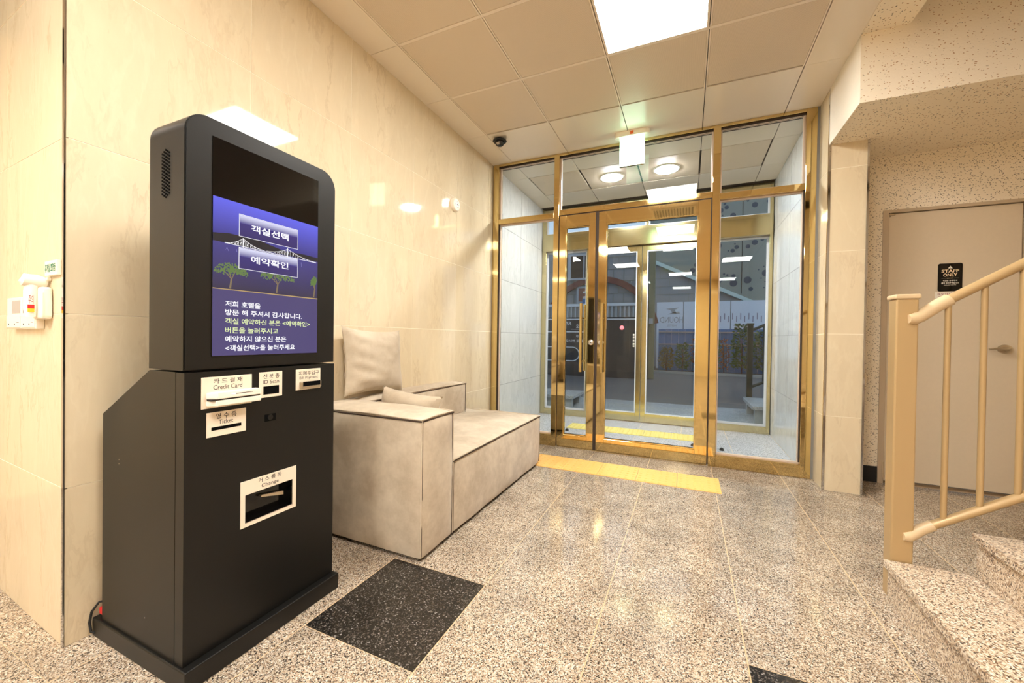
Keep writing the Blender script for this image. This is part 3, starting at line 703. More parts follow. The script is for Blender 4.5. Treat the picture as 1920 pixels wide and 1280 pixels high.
def welt(x0, x1, y0, y1, z0, z1, sag=.004, seed=0, verts_=((1, 0), (1, 1))):
    """raised seams along the top edge and the front vertical edges of an upholstered block"""
    bm = B(); loop = []
    C4 = [(x0, y0), (x1, y0), (x1, y1), (x0, y1)]
    for a in range(4):
        p, q = C4[a], C4[(a+1) % 4]
        for i in range(12):
            t_ = i/12; loop.append((p[0]+(q[0]-p[0])*t_, p[1]+(q[1]-p[1])*t_, z1-.004+sag*noise.noise(Vector((a*3+t_*4+seed, 0, 0)))+.004*math.sin(math.pi*t_)))
    loop.append(loop[0]); tube(bm, loop, .0042, 6, False)
    for a, b in verts_:
        x = x1 if a else x0; y = y1 if b else y0
        tube(bm, [(x-.003, y+(-.003 if b else .003), z0+.01+(z1-z0-.014)*i/10+0) for i in range(11)], .0042, 6)
    return bm
def seam_shadow(x0, x1, y0, y1, z):  # dark seam lines that also paint the shadow under the piping
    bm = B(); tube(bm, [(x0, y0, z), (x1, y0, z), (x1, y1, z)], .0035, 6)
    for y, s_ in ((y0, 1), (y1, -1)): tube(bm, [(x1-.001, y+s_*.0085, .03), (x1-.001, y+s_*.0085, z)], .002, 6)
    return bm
sf = thing('sofa', (-1.56, 2.4, 0), 'low beige suede chaise sofa with one arm along the left wall', 'sofa')
def block(name, b, n, seed, welts=True, **kw):
    o = obj(name, puff(*b, *n, seed=seed, **kw), 'suede', sf, True)
    if welts: obj('piping', welt(*b, seed=seed), 'suede', o, True); obj('seam', seam_shadow(b[0], b[1]-.0005, b[2]+.0005, b[3], b[5]-.0125), 'seam', o, label='dark seam line with painted shadow under the piping')
    return o
block('arm', (-1.955, -1.160, 1.562, 1.846, .018, .700), (20, 10, 18), 1.0)
block('seat', (-1.955, -1.164, 1.852, 3.25, .018, .428), (16, 26, 10), 5.0)
block('backrest', (-1.958, -1.790, 1.850, 3.045, .440, .700), (6, 24, 8), 9.0)
for x in (-1.90, -1.23):
    for y in (1.63, 3.17): pbox('sofa_foot', sf, 'rubber', x-.03, x+.03, y-.03, y+.03, 0, .022)
obj('dust_cover', box(B(), -1.94, -1.18, 1.58, 3.23, .014, .022), 'rubber', sf)
def cushion(w_, h_, t_, n=18, seed=0, wr=.006):
    bm = B(); g = {}
    for sd in (1, -1):
        for i in range(n+1):
            for j in range(n+1):
                u, v = 2*i/n-1, 2*j/n-1
                if sd < 0 and (i in (0, n) or j in (0, n)): g[sd, i, j] = g[1, i, j]; continue
                x = u*w_/2*(1-.12*(1-v*v)**.8); y = v*h_/2*(1-.11*(1-u*u)**.8)
                th = t_/2*((1-u**4)*(1-v**4))**.55
                z = sd*(th+wr*(noise.noise(Vector((x*9+seed, y*22, sd*3)))+.6*math.sin(y*70+x*20)*math.exp(-((u+.75)**2)*6))*min(1, 3*th/t_))
                g[sd, i, j] = bm.verts.new((x, y, z))
        for i in range(n):
            for j in range(n):
                q = [g[sd, i, j], g[sd, i+1, j], g[sd, i+1, j+1], g[sd, i, j+1]]
                bm.faces.new(q if sd > 0 else q[::-1])
    return bm
def place(bm, mat4):
    bmesh.ops.transform(bm, matrix=mat4, verts=bm.verts[:]); return bm
# square cushion on the backrest, leaning on the wall (plane ~ YZ)
Mx = Matrix.Translation((-1.875, 2.005, .936)) @ Matrix.Rotation(math.radians(-6), 4, 'Y') @ Matrix.Rotation(math.radians(-2), 4, 'X') @ Matrix(((0, 0, 1, 0), (1, 0, 0, 0), (0, 1, 0, 0), (0, 0, 0, 1)))
obj('cushion', place(cushion(.525, .43, .14, 26, 3.0, .010), Mx), 'suede2', None, True, label='square beige cushion standing on the sofa back against the wall', cat='cushion', group='sofa cushions')
Mx = Matrix.Translation((-1.56, 1.958, .612)) @ Matrix.Rotation(math.radians(5), 4, 'Y') @ Matrix.Rotation(math.radians(-8), 4, 'X') @ Matrix(((1, 0, 0, 0), (0, 0, -1, 0), (0, 1, 0, 0), (0, 0, 0, 1)))
obj('cushion', place(cushion(.46, .31, .15, 20, 8.0), Mx), 'suede2', None, True, label='beige cushion lying behind the near sofa arm, only its top showing', cat='cushion', group='sofa cushions')

# ================================================================ STAIRS AND RAILING
st = thing('staircase', (1.9, 1.6, 0), 'speckled granite staircase rising to the right', 'stairs')
SX = [.80+.272*i for i in range(9)]; RZ = .172
for i in range(9):
    z1 = RZ*(i+1); x0 = SX[i]
    pbox('tread', st, 'granite_stair', x0-.014, x0+.272, .96, 2.2, z1-.03, z1, bev=.002)
    pbox('riser', st, 'granite_stair', x0, x0+.025, .96, 2.195, z1-RZ, z1-.03)
obj('stair_core', prism(B(), [(SX[0]+.024, 0), (SX[8]+.27, 0)]+[(SX[8]+.27, RZ*9-.03)]+[q for i in range(8, -1, -1) for q in ((SX[i]+.024, RZ*(i+1)-.03), (SX[i]+.024, RZ*i))][:-1], 'y', .965, 2.19), 'granite_stair', st)
rl = thing('stair_railing', (.85, 2.235, 0), 'beige metal stair railing with a square post and round bars', 'railing')
np_ = pbox('newel_post', rl, 'rail', .812, .886, 2.206, 2.278, 0, 1.288, bev=.006)
obj('post_cap', box(B(), .806, .892, 2.200, 2.284, 1.288, 1.308, bev=.006, seg=2), 'rail_light', np_)
sl = .643
def rail_pts(z0): return [(x, 2.222, z0+sl*(x-.90)) for x in (.955, 1.3, 1.8, 2.4, 3.2)]
obj('handrail', tube(B(), [(x, 2.222, 1.228+sl*(x-.90)) for x in (.955, 1.3, 1.8, 2.4, 3.2)], .023, 16, flat=.85), 'rail', rl, True)
obj('rail_elbow', tube(B(), [(.850, 2.200, 1.202), (.870, 2.202, 1.203), (.890, 2.215, 1.211), (.918, 2.221, 1.234), (.950, 2.222, 1.260), (.985, 2.222, 1.2825)], [.018, .024, .0245, .0255, .0255, .0255], 16), 'rail_light', rl, True)
obj('bottom_rail', tube(B(), [(x, 2.222, .309+sl*(x-.90)) for x in (.93, 1.3, 1.8, 2.4, 3.2)], .019, 14, flat=.9), 'rail', rl, True)
obj('rail_elbow', tube(B(), [(.850, 2.203, .281), (.866, 2.205, .281), (.886, 2.216, .291), (.914, 2.222, .316), (.950, 2.222, .341)], [.015, .02, .0205, .0215, .0215], 14), 'rail_light', rl, True)
for i in range(17):
    x = .982+.107*i
    obj('baluster', cyl(B(), (x, 2.222, .309+sl*(x-.90)), (x, 2.222, 1.228+sl*(x-.90)), .0105, n=12), 'rail', rl, True)

# ================================================================ CEILING FIXTURES
def panel_light(x, y, label):
    t_ = thing('ceiling_light_panel', (x, y, ZC), label, 'ceiling light', 'square light panels in the lobby ceiling')
    obj('light_frame', boxes((x-.3, x+.3, y-.3, y-.288, ZC-.004, ZC+.013), (x-.3, x+.3, y+.288, y+.3, ZC-.004, ZC+.013), (x-.3, x-.288, y-.288, y+.288, ZC-.004, ZC+.013), (x+.288, x+.3, y-.288, y+.288, ZC-.004, ZC+.013)), 'tbar', t_)
    pbox('diffuser', t_, 'lamp', x-.288, x+.288, y-.288, y+.288, ZC-.002, ZC+.01)
names = ['bright square light panel in the lobby ceiling in front of the doors', 'square light panel above the camera, mirrored in the glass doors', 'square light panel left behind the camera, mirrored in the left door leaf', 'square light panel far left behind the camera', 'square light panel right behind the camera, mirrored in the right sidelight', 'added square light panel furthest behind the camera, for ambient light', 'added square light panel over the left corridor behind the camera, for ambient light']
for (x, y), l_ in zip(LIGHTS, names): panel_light(x, y, l_)
for i, y in enumerate((-.30, -1.5, -3.25, -4.3)):
    x = 1.01
    t_ = thing('downlight', (x, y, ZC), 'small round recessed downlight behind the camera, %s of four in a row' % ('nearest', 'second', 'third', 'furthest')[i], 'ceiling light', 'round downlights behind the camera')
    obj('lens', lathe(B(), [(.001, ZC-.003), (.05, ZC-.003), (.05, ZC+.003), (.001, ZC+.003)], (x, y, 0), 'z', 20), 'downlight', t_)
    obj('ring', lathe(B(), [(.05, ZC-.004), (.062, ZC-.002), (.062, ZC+.002), (.05, ZC+.002)], (x, y, 0), 'z', 20), 'white_plastic', t_)
for x, l_ in ((-.83, 'left'), (-.24, 'right')):
    t_ = thing('vestibule_lamp', (x, 4.65, ZC), '%s one of two round cool white lamps in the vestibule ceiling' % l_, 'ceiling light', 'round vestibule lamps')
    obj('lens', lathe(B(), [(.001, ZC-.02), (.10, ZC-.016), (.125, ZC-.004), (.125, ZC), (.001, ZC)], (x, 4.65, 0), 'z', 28), 'spot', t_, True)
    obj('ring', lathe(B(), [(.125, ZC-.008), (.141, ZC-.004), (.141, ZC+.004), (.125, ZC+.004)], (x, 4.65, 0), 'z', 28), 'white_plastic', t_)
# exit sign
ex = thing('exit_sign', (-.485, 3.70, ZC), 'lit white exit sign hanging from the ceiling before the doors', 'exit sign')
bs = obj('sign_base', prism(B(), rrect(-.635, -.335, 3.665, 3.735, .034, 6), 'z', ZC-.045, ZC), 'white_plastic', ex)
pbox('orange_label', bs, 'orange', -.500, -.470, 3.6625, 3.666, ZC-.036, ZC-.008, label='orange label')
pl_ = pbox('sign_plate', ex, 'exit_face', -.592, -.378, 3.692, 3.708, 2.665, ZC-.044, bev=.002)
pbox('plate_edge', pl_, 'gold_dull', -.592, -.378, 3.691, 3.709, 2.662, 2.6655)
def running_man(y, sgn):
    bm = B(); X = lambda u: -.485+u*.001*sgn; Z = lambda v: 2.79+v*.001
    def q(pts): bm.faces.new([bm.verts.new((X(u), y, Z(v))) for u, v in pts])
    q([(-98, 118), (98, 118), (98, 104), (-98, 104)]); q([(-98, -118), (98, -118), (98, -104), (-98, -104)])
    q([(-98, -104), (-84, -104), (-84, 104), (-98, 104)]); q([(98, -104), (84, -104), (84, 104), (98, 104)])
    q([(a, b) for a, b in disc_pts(14, 62, 13, 14)])
    q([(-14, 40), (22, 44), (14, -6), (-10, -4)]); q([(18, 44), (52, 22), (58, 30), (24, 50)]); q([(-12, 40), (-44, 26), (-40, 14), (-8, 26)])
    q([(-8, 0), (12, -2), (48, -34), (40, -46), (2, -16)]); q([(44, -34), (50, -78), (38, -78), (34, -40)]); q([(-8, 0), (4, -10), (-24, -46), (-36, -38)]); q([(-24, -40), (-66, -54), (-64, -66), (-26, -54)])
    bmesh.ops.recalc_face_normals(bm, faces=bm.faces[:]); return bm
obj('pictogram', running_man(3.6915, 1), 'exit_green', pl_); obj('pictogram', running_man(3.7085, -1), 'exit_green', pl_)
# dome camera
cd = thing('dome_camera', (-1.645, 3.36, ZC), 'small black dome security camera on the ceiling by the left wall', 'camera')
obj('mount_ring', lathe(B(), [(.001, ZC), (.03, ZC), (.062, ZC-.018), (.066, ZC-.026), (.058, ZC-.034), (.001, ZC-.034)], (-1.645, 3.36, 0), 'z', 28), 'black', cd, True)
obj('dome', lathe(B(), [(.044, ZC-.033), (.043, ZC-.045), (.036, ZC-.060), (.022, ZC-.071), (.001, ZC-.075)], (-1.645, 3.36, 0), 'z', 24), 'smoked', cd, True)
obj('lens_ring', lathe(B(), [(.012, 3.36-.040), (.017, 3.36-.040), (.017, 3.36-.030), (.012, 3.36-.030)], (-1.645, 0, ZC-.056), 'y', 14), 'chrome', cd)
obj('wire', tube(B(), [(-1.645, 3.40, ZC), (-1.645, 3.41, ZC-.01), (-1.645, 3.395, ZC-.02)], .004, 6), 'white_plastic', cd)
# alarm siren on the left wall
al = thing('alarm_siren', (XL+.02, 3.085, 2.30), 'round white alarm siren high on the left tile wall', 'alarm')
obj('siren_body', lathe(B(), [(.001, XL), (.060, XL), (.060, XL+.014), (.052, XL+.030), (.030, XL+.036), (.001, XL+.037)], (0, 3.085, 2.30), 'x', 28), 'white_plastic', al, True)
bm = B()
for i in range(8):
    a = i*math.pi/4; cyl(bm, (XL+.0335, 3.085+.024*math.cos(a), 2.30+.024*math.sin(a)), (XL+.0362, 3.085+.024*math.cos(a), 2.30+.024*math.sin(a)), .005, n=8)
cyl(bm, (XL+.034, 3.085, 2.30), (XL+.038, 3.085, 2.30), .007, n=8)
obj('sound_hole', bm, 'ink', al)
# ceiling vent above the camera (mirrored in the gold top rail)
vt = thing('ceiling_vent', (-.215, 1.45, ZC), 'louvred white ceiling vent above the camera, mirrored in the gold door rail', 'vent')
obj('vent_frame', boxes((-.50, .07, 1.19, 1.21, ZC-.012, ZC), (-.50, .07, 1.69, 1.71, ZC-.012, ZC), (-.50, -.48, 1.21, 1.69, ZC-.012, ZC), (.05, .07, 1.21, 1.69, ZC-.012, ZC)), 'white_plastic', vt)
pbox('vent_back', vt, 'gap', -.48, .05, 1.21, 1.69, ZC-.002, ZC-.0005)
for i in range(13): pbox('slat', vt, 'white_plastic', -.462+.039*i, -.446+.039*i, 1.21, 1.69, ZC-.011, ZC-.002)

# ================================================================ THINGS ON THE NEAR LEFT WALL (local coordinates of the turned wall)
def wallthing(name, label, cat, group=None): return thing(name, (-1.97, .622, 0), label, cat, group, rotz=RT)
def lw(x): return x+1.97
for n_, (x0, x1, l_) in enumerate(((-2.47, -2.303, 'white wall thermostat with grey display, the left one of the pair'), (-2.300, -2.150, 'white wall thermostat with grey display, half behind the handheld device'))):
    t_ = wallthing('thermostat', l_, 'thermostat', 'thermostats on the near left wall')
    a, b = lw(x0), lw(x1); wd = b-a
    bd = obj('thermostat_body', box(B(), a, b, -.022, 0, 1.108, 1.228, bev=.003, seg=2), 'white_plastic', t_)
    pbox('display', t_, 'lcd', a+wd*(.36 if n_ == 0 else .10), a+wd*(.92 if n_ == 0 else .66), -.0226, -.0215, 1.166, 1.215)
    pbox('flap', t_, 'white_plastic', a+.006, b-.006, -.0245, -.0215, 1.113, 1.156, bev=.001)
    for q in (.12, .52): pbox('button', t_, 'ink', a+wd*q+.01, a+wd*q+.018, -.0252, -.024, 1.122, 1.127)
    pbox('button', t_, 'lcd', a+wd*.75, a+wd*.9, -.0252, -.024, 1.130, 1.133)
hd_ = wallthing('handheld_device', 'white handheld device with a round head hanging in a wall bracket', 'device')
obj('bracket', box(B(), -.185, -.10, -.030, 0, 1.142, 1.256, bev=.008, seg=3), 'white_plastic', hd_, True)
obj('bracket_rim', boxes((-.1005, -.098, -.026, -.003, 1.152, 1.156), (-.1005, -.098, -.026, -.023, 1.156, 1.235), (-.1005, -.098, -.006, -.003, 1.156, 1.235)), 'plate', hd_)
obj('device_head', tube(B(), [(-.142, -.066, 1.281), (-.142, -.062, 1.279), (-.142, -.030, 1.276), (-.142, -.006, 1.272)], [.010, .021, .023, .018], 18), 'white_plastic', hd_, True)
hp = obj('device_grip', tube(B(), [(-.142, -.040, 1.272), (-.142, -.043, 1.24), (-.142, -.044, 1.18), (-.142, -.042, 1.150)], [.017, .017, .0165, .014], 16), 'white_plastic', hd_, True)
pbox('sticker', hp, 'yellow', -.1255, -.1245, -.054, -.038, 1.166, 1.178, label='yellow sticker'); pbox('sticker', hp, 'red', -.1255, -.1245, -.054, -.038, 1.178, 1.192, label='red sticker')
lettering(hp, '주의', -.052, -.040, 1.195, 1.225, 'x+', -.1242, 'ink_red')
obj('device_button', box(B(), -.125, -.112, -.012, -.0, 1.280, 1.292, bev=.002), 'plate', hd_)
sg = wallthing('switch_sign', 'small white plate with green Korean lettering beside the chrome corner', 'sign')
sp_ = pbox('sign_board', sg, 'white_plastic', -.135, -.026, -.012, 0, 1.296, 1.348, bev=.001)
lettering(sp_, '휴게실 조명등', -.130, -.032, 1.308, 1.338, 'y-', -.0126, 'ink_green', .02)

# ================================================================ SIGNS ON THE STAFF DOOR
sy = YW+.012
ss = thing('staff_sign', (1.786, sy, 1.59), 'black STAFF ONLY sign on the beige door', 'sign')
obj('sign_board', prism(B(), rrect(1.719, 1.853, 1.494, 1.702, .012, 5), 'y', sy-.004, sy), 'black_gloss', ss)
obj('warning_triangle', prism(B(), [(1.773, 1.664), (1.799, 1.664), (1.786, 1.683)], 'y', sy-.0044, sy-.004), 'ink_white', ss)
lettering(ss, '!', 1.784, 1.788, 1.667, 1.677, 'y-', sy-.0048, 'ink')
lettering(ss, 'STAFF', 1.738, 1.834, 1.633, 1.656, 'y-', sy-.0044, 'ink_gold', .02); lettering(ss, 'ONLY', 1.747, 1.825, 1.603, 1.627, 'y-', sy-.0044, 'ink_gold', .02)
pbox('rule', ss, 'ink_gold', 1.768, 1.802, sy-.0044, sy-.004, 1.589, 1.592); pbox('rule', ss, 'lcd', 1.738, 1.834, sy-.0043, sy-.004, 1.590, 1.591)
lettering(ss, '이곳은 관계자 외', 1.747, 1.825, 1.567, 1.578, 'y-', sy-.0044, 'ink_white', .02); lettering(ss, '출입 금지구역입니다', 1.738, 1.834, 1.549, 1.561, 'y-', sy-.0044, 'ink_white', .02); lettering(ss, 'Authorized staff only', 1.752, 1.820, 1.537, 1.543, 'y-', sy-.0044, 'ink_white', .01)
vs_ = thing('valve_sign', (1.79, sy, 1.466), 'white sticker with red Korean lettering under the STAFF ONLY sign', 'sign')
pbox('sticker', vs_, 'white_plastic', 1.706, 1.870, sy-.001, sy, 1.440, 1.490)
lettering(vs_, '유수검지장치실', 1.718, 1.860, 1.467, 1.483, 'y-', sy-.0014, 'ink_red', .01); lettering(vs_, '스프링클러 설비', 1.724, 1.800, 1.451, 1.460, 'y-', sy-.0014, 'ink_red', .01)

# ================================================================ TACTILE STRIPS
stud = None
def tactile(name, x0, n, size, y0, depth, mat, label, group=None, bars=False):
    t_ = thing(name, (x0+n*size/2, y0+depth/2, 0), label, 'tactile paving', group)
    bm = box(B(), -size/2+.0015, size/2-.0015, -depth/2+.0015, depth/2-.0015, 0, .005)
    g = 6 if size < .31 else 7
    for i in range(g):
        for j in range(g):
            x = -size/2+size*(i+.5)/g; y = -depth/2+depth*(j+.5)/g
            a = [bm.verts.new((x+.0115*math.cos(q*math.pi/3), y+.0115*math.sin(q*math.pi/3), .005)) for q in range(6)]
            b = [bm.verts.new((x+.008*math.cos(q*math.pi/3), y+.008*math.sin(q*math.pi/3), .009)) for q in range(6)]
            bm.faces.new(b)
            for q in range(6): bm.faces.new((a[q], a[(q+1) % 6], b[(q+1) % 6], b[q]))
    me = D.meshes.new('tactile_tile'); bm.to_mesh(me); bm.free(); me.materials.append(M_[mat])
    for i in range(n): inst('tactile_tile', me, (x0+size*(i+.5), y0+depth/2, 0), t_)
tactile('tactile_strip', -1.255, 5, .30, 3.195, .335, 'tactile', 'yellow dotted tactile strip on the granite before the gold doors')
tactile('tactile_strip', -1.35, 5, .30, 4.08, .30, 'tactile_pale', 'pale yellow tactile strip in the vestibule just behind the gold doors')
tactile('tactile_strip', -1.35, 5, .30, 4.72, .30, 'tactile_pale', 'pale yellow tactile strip in the vestibule before the outer doors')

# ================================================================ OUTSIDE
obj('ground_apron', boxes((-5, 5, 5.6, 7.35, -.12, 0)), 'granite_grey', label='pale granite paving outside the outer doors', cat='paving', kind='structure')
obj('ground_road', boxes((-14, 14, 7.35, 14.1, -.12, -.015)), 'asphalt', label='grey asphalt road outside the outer doors', cat='road', kind='structure')
obj('ground_far', boxes((-14, 14, 14.25, 30, -.12, .02)), 'soil', label='planting bed beyond the road', cat='ground', kind='structure')
obj('kerb', boxes((-14, 14, 14.1, 14.25, -.1, .06)), 'concrete', label='pale concrete kerb along the far side of the road', cat='kerb', kind='structure')
# low granite benches
for nm, x0, x1, y0, y1, z, l_ in (('bench_right', .80, 1.75, 6.10, 7.05, .235, 'low granite slab bench outside on the right of the outer doors'), ('bench_left', -2.75, -1.62, 6.05, 6.75, .20, 'low granite slab bench outside on the left of the outer doors')):
    t_ = thing('stone_bench', ((x0+x1)/2, (y0+y1)/2, 0), l_, 'bench', 'granite benches outside')
    pbox('slab', t_, 'granite_grey', x0, x1, y0, y1, z-.05, z, bev=.004)
    for yy in (y0+.03, y1-.15): pbox('leg', t_, 'concrete', x0+.04, x1-.04, yy, yy+.12, 0, z-.05)
# outdoor railing
t_ = thing('outdoor_railing', (1.15, 8.5, -.015), 'dark green metal railing rising outside behind the right sidelight', 'railing')
pbox('post', t_, 'post_green', 1.02, 1.11, 8.46, 8.54, -.015, 1.40, bev=.004); pbox('post_cap', t_, 'post_green', 1.01, 1.12, 8.45, 8.55, 1.40, 1.43)
pbox('post', t_, 'post_green', 2.12, 2.21, 8.46, 8.54, -.015, 1.95, bev=.004)
for z in (1.29, .24): obj('rail', tube(B(), [(1.07, 8.5, z), (2.16, 8.5, z+.53)], .026, 8), 'post_green', t_)
for x in (1.28, 1.46, 1.64, 1.82, 2.0): obj('bar', cyl(B(), (x, 8.5, .24+(x-1.07)*.486), (x, 8.5, 1.29+(x-1.07)*.486), .013, n=8), 'post_green', t_)
# garage building across on the left
gb = thing('garage_building', (-3.6, 12.3, 0), 'grey block garage building across the road with an arch and a dark window', 'building')
obj('wall', boxes((-8, -.90, 12.0, 12.6, -.02, 4.15)), 'block', gb)
bm = B()
for i in range(11): box(bm, -8, -.9, 11.985, 12.0, .30+.36*i, .315+.36*i)
for i in range(24):
    for j in range(11): box(bm, -7.9+.6*i*.5+(.15 if j % 2 else 0), -7.888+.6*i*.5+(.15 if j % 2 else 0), 11.987, 12.0, .315+.36*j, .66+.36*j) if (-7.9+.3*i+.2) < -.95 else None
obj('block_joint', bm, 'blockdark', gb, kind='stuff')
obj('roof_edge', boxes((-8.1, -.85, 11.9, 12.7, 4.15, 4.25)), 'concrete', gb)
wf = obj('window', boxes((-3.42, -2.52, 11.94, 12.0, 2.90, 2.96), (-3.42, -2.52, 11.94, 12.0, 3.64, 3.70), (-3.42, -3.34, 11.94, 12.0, 2.96, 3.64), (-2.60, -2.52, 11.94, 12.0, 2.96, 3.64), (-2.95, -2.91, 11.95, 12.0, 2.96, 3.64)), 'window_frame', gb)
obj('window_pane', boxes((-3.34, -2.60, 11.97, 11.985, 2.96, 3.64)), 'window_dark', wf)
bm = B()
for k_ in range(2):
    R0, R1, dp = ((1.60, 1.71, .10), (1.71, 1.78, .05))[k_]
    A = [math.radians(12+156*i/28) for i in range(29)]
    for a, b in zip(A, A[1:]):
        pts = [(-2.5+R0*math.cos(a), 1.21+R0*math.sin(a)), (-2.5+R1*math.cos(a), 1.21+R1*math.sin(a)), (-2.5+R1*math.cos(b), 1.21+R1*math.sin(b)), (-2.5+R0*math.cos(b), 1.21+R0*math.sin(b))]
        prism(bm, pts, 'y', 12.0-dp, 12.0)
obj('arch_band', bm, 'brown_red', gb)
pk = pbox('parking_board', gb, 'window_frame', -3.14, -2.35, 11.95, 12.0, 2.18, 2.70)
lettering(pk, 'P', -3.08, -2.72, 2.24, 2.64, 'y-', 11.945, 'brown_red', .05)
pbox('wall_box', gb, 'bluefence', -2.95, -2.70, 11.9, 12.0, 2.0, 2.32); pbox('corner_pillar', gb, 'olive', -1.02, -.86, 11.85, 12.05, -.02, 4.1, bev=.01)
pbox('meter_box', gb, 'window_frame', -1.0, -.90, 11.78, 11.85, 1.55, 1.70)
gt = thing('car_lift_gate', (-2.7, 11.85, 0), 'dark car lift gate with white lines and white lettering across the road', 'gate')
pbox('gate_panel', gt, 'darkgate', -5.2, -1.06, 11.86, 11.93, -.015, 1.74)
pbox('top_beam', gt, 'white_paint', -5.2, -1.06, 11.84, 11.93, 2.06, 2.14); pbox('backing', gt, 'concrete', -5.2, -1.06, 11.90, 11.93, 1.74, 2.06)
for i in range(34): pbox('slat', gt, 'window_frame', -5.15+.12*i, -5.11+.12*i, 11.86, 11.90, 1.74, 2.06)
for z in (1.68, 1.30): pbox('white_line', gt, 'white_paint', -5.2, -1.06, 11.852, 11.86, z-.018, z+.018)
pts = [(-4.6, .84), (-3.16, .84)]+[(-3.16+.205*math.sin(a), .635+.205*math.cos(a)) for a in [math.pi*i/14 for i in range(1, 14)]]+[(-3.16, .43), (-4.6, .43)]
obj('loop_outline', tube(B(), [(x, 11.855, z) for x, z in pts], .016, 6), 'white_paint', gt, True)
lettering(gt, 'CAR', -3.50, -3.20, 1.50, 1.61, 'y-', 11.853, 'white_paint', .01); lettering(gt, '오', -3.06, -2.98, 1.42, 1.53, 'y-', 11.853, 'white_paint', .02)
lettering(gt, '차', -3.06, -2.98, 1.13, 1.22, 'y-', 11.853, 'white_paint', .02); lettering(gt, '이 오시면 문이', -3.5, -2.86, .99, 1.07, 'y-', 11.853, 'white_paint', .02)
pbox('underline', gt, 'white_paint', -3.22, -2.9, 11.852, 11.86, 1.375, 1.385)
obj('signal_lamp', lathe(B(), [(.001, 11.80), (.05, 11.81), (.065, 11.86), (.001, 11.86)], (-1.72, 0, 1.43), 'y', 16), 'redlamp', gt, label='small red signal lamp')
pbox('lower_panel', gt, 'darkgate', -2.3, -1.1, 11.845, 11.86, .2, 1.55)
gt.location.y -= .22
# blue fence, film screen, back building on the right
t_ = thing('blue_fence', (1.2, 15.2, 0), 'blue corrugated panel fence behind the planting', 'fence')
for i in range(22): pbox('fence_panel', t_, 'bluefence', -.95+.22*i, -.735+.22*i, 15.2+(.02 if i % 2 else 0), 15.225+(.02 if i % 2 else 0), .02, 1.49, bev=.006)
for z in (.95, 1.38): pbox('fence_rail', t_, 'concrete', -.95, 3.89, 15.16, 15.2, z-.02, z+.02)
t_ = thing('film_screen', (1, 16, 0), 'white film covered screen with a mirrored HOUND sign above the blue fence', 'sign')
for a, b in ((-1.08, -.165), (-.135, 1.375), (1.405, 3.4)): pbox('screen_panel', t_, 'film', a, b, 16.0, 16.06, .02, 2.52, bev=.004)
lettering(t_, 'HOUND', -.96, -.16, 1.74, 1.97, 'y-', 15.994, 'film_ink', .0, mirror=True, name='lettering'); lettering(t_, 'HOTEL', -.72, -.38, 1.60, 1.68, 'y-', 15.994, 'film_ink', mirror=True)
bm = B()
for P_ in ([(-.76, 2.27), (-.30, 2.31), (-.42, 2.24), (-.52, 2.22), (-.66, 2.24)], [(-.60, 2.22), (-.44, 2.22), (-.40, 2.10), (-.52, 2.10)], [(-.52, 2.13), (-.30, 2.16), (-.27, 2.08), (-.70, 2.06), (-.60, 2.10)]): prism(bm, P_, 'y', 15.994, 15.999)
obj('hound_emblem', bm, 'film_ink', t_)
for i in range(14): pbox('print_bar', t_, 'film_bar', .94+.125*i, .965+.125*i, 15.994, 15.999, 1.86-(.10 if i % 2 else 0), 2.08-(.10 if i % 2 else 0))
fb = thing('back_building', (1.4, 17.3, 0), 'grey panelled building behind the film screen with a sloping pale edge', 'building')
obj('block_wall', prism(B(), [(-1.6, .02), (3.6, .02), (3.6, 1.78), (-1.6, 4.36)], 'y', 17.1, 17.3), 'block', fb)
bm = B()
for j in range(8): box(bm, -1.6, min(3.5, -1.6+(4.36-(2.62+.32*j))/.4936), 17.09, 17.1, 2.60+.32*j, 2.615+.32*j) if j < 5 else None
for j in range(5):
    for i in range(8):
        x = -1.4+.7*i+(.35 if j % 2 else 0)
        if 2.92+.32*j < 4.36-(x+1.6)*.496: box(bm, x, x+.014, 17.09, 17.1, 2.615+.32*j, 2.92+.32*j)
obj('block_joint', bm, 'blockdark', fb, kind='stuff')
obj('sloping_edge', prism(B(), [(-1.6, 4.33), (3.6, 1.75), (3.6, 1.90), (-1.6, 4.48)], 'y', 16.9, 17.2), 'edge', fb)
obj('upper_wall', prism(B(), [(-1.6, 4.4), (3.6, 1.82), (6, 1.82), (6, 8.5), (-1.6, 8.5)], 'y', 17.32, 17.6), 'blockdark', fb)
bm = B(); cnt = 0
rg = random.Random(3)
spots = []
while len(spots) < 280:
    x, z = rg.uniform(.1, 5.8), rg.uniform(2.0, 7.6); r_ = rg.choice((.025, .03, .04, .045, .06, .075, .10, .13))
    if z < 4.6-(x+1.6)*.496 or any(math.hypot(x-a, z-b) < r_+c+.03 for a, b, c in spots) or abs(x-1.85) < r_+.05: continue
    if noise.noise(Vector((x*.8, z*.8, 4))) < -.12: continue
    spots.append((x, z, r_)); cyl(bm, (x, 17.31, z), (x, 17.325, z), r_, n=14)
obj('round_hole', bm, 'hole', fb, kind='stuff')
obj('wall_joint', boxes((1.84, 1.86, 17.31, 17.32, 2.9, 8.5), (-1.6, 6, 17.31, 17.32, 5.72, 5.74)), 'gap', fb)
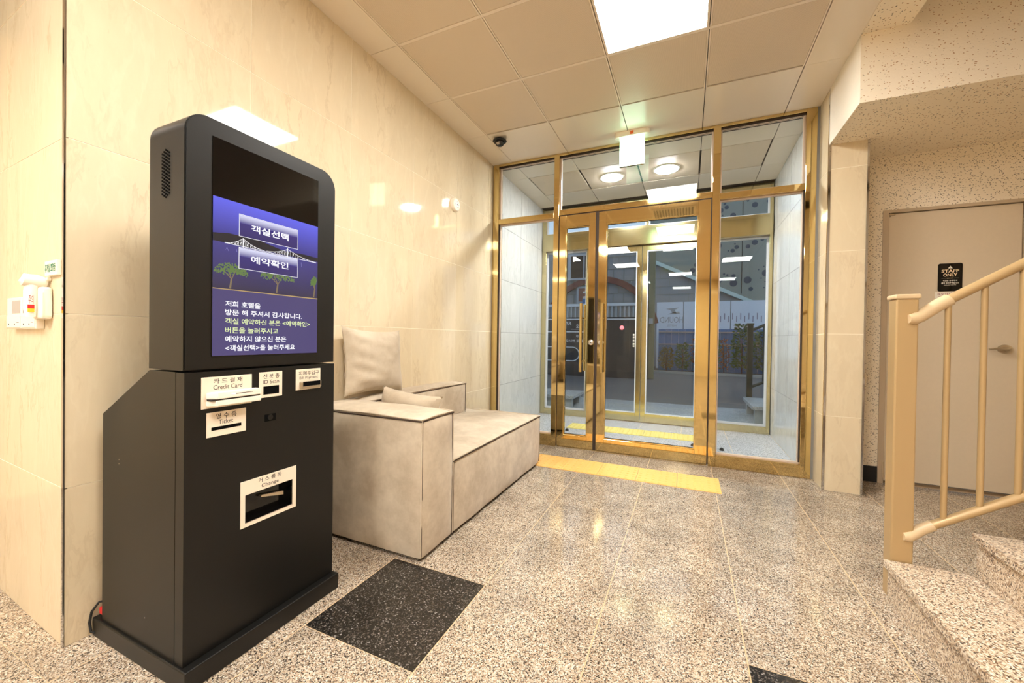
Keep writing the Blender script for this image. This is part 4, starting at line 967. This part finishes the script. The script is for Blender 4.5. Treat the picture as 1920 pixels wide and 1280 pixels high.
# neighbour facade far left, high
# plants
def shrub(name, x, y, z0, h_, w_, n, mat, label, leafsize=.09, group='plants in the bed across the road', spread=1.0, seed=0):
    rg = random.Random(seed+11); t_ = thing(name, (x, y, z0), label, 'plant', group)
    bm = B()
    for i in range(5):
        a = rg.uniform(0, 6.28); q = w_*.3*rg.random(); tube(bm, [(x, y, z0), (x+q*.4*math.cos(a), y+q*.4*math.sin(a), z0+h_*.4), (x+q*math.cos(a), y+q*math.sin(a), z0+h_*rg.uniform(.7, .9))], [.014, .010, .004], 5)
    obj('stem', bm, 'bark', t_)
    bm = B()
    for i in range(n):
        a = rg.uniform(0, 6.28); q = math.sqrt(rg.random())*w_/2; v = rg.random(); q *= (1-.5*abs(v-.45)*1.6)
        c = Vector((x+q*math.cos(a), y+q*math.sin(a)*.7, z0+h_*(.12+.88*v)))
        dirv = Vector((math.cos(a)+rg.gauss(0, .5), math.sin(a)+rg.gauss(0, .5), rg.gauss(.3, .5))).normalized(); sd = dirv.cross(Vector((rg.gauss(0, 1), rg.gauss(0, 1), rg.gauss(0, 1)))).normalized()
        L = leafsize*rg.uniform(.6, 1.3); nn = dirv.cross(sd)*.004
        a0, b0, c0, e0 = c, c+dirv*L*.5+sd*L*.28, c+dirv*L, c+dirv*L*.5-sd*L*.28
        vs = [bm.verts.new(q_) for q_ in (a0, b0, c0, e0, c+dirv*L*.5+nn*3)]
        for k_ in range(4): bm.faces.new((vs[k_], vs[(k_+1) % 4], vs[4]))
    obj('foliage', bm, mat, t_)
shrub('shrub', -.66, 14.90, .02, .80, .52, 380, 'leaf2', 'yellow green low shrub beside the olive pillar', seed=1)
shrub('shrub', -.14, 14.47, .02, .95, .50, 420, 'leaf', 'dark green low shrub before the middle of the blue fence', seed=2)
shrub('flowering_plant', .33, 14.90, .02, 1.25, .40, 260, 'leaf3', 'orange brown flowering plant before the blue fence', .085, seed=3)
shrub('shrub', .77, 14.47, .02, 1.2, .42, 380, 'leaf', 'green shrub right of the orange flowering plant', seed=4)
shrub('flowering_plant', 1.13, 14.90, .02, 1.1, .26, 160, 'leaf3', 'smaller orange flowering plant seen through the right sidelight', .085, seed=6)
shrub('shrub', 1.60, 14.47, .02, 1.6, .62, 620, 'leaf', 'tall leafy green shrub seen through the right sidelight', .11, seed=5)
shrub('shrub', 2.26, 14.90, .02, 1.4, .6, 520, 'leaf', 'bushy green shrub behind the outdoor railing', .11, seed=7)
shrub('shrub', 2.85, 14.47, .02, .7, .5, 260, 'leaf2', 'low yellow green shrub furthest right in the bed', seed=8)
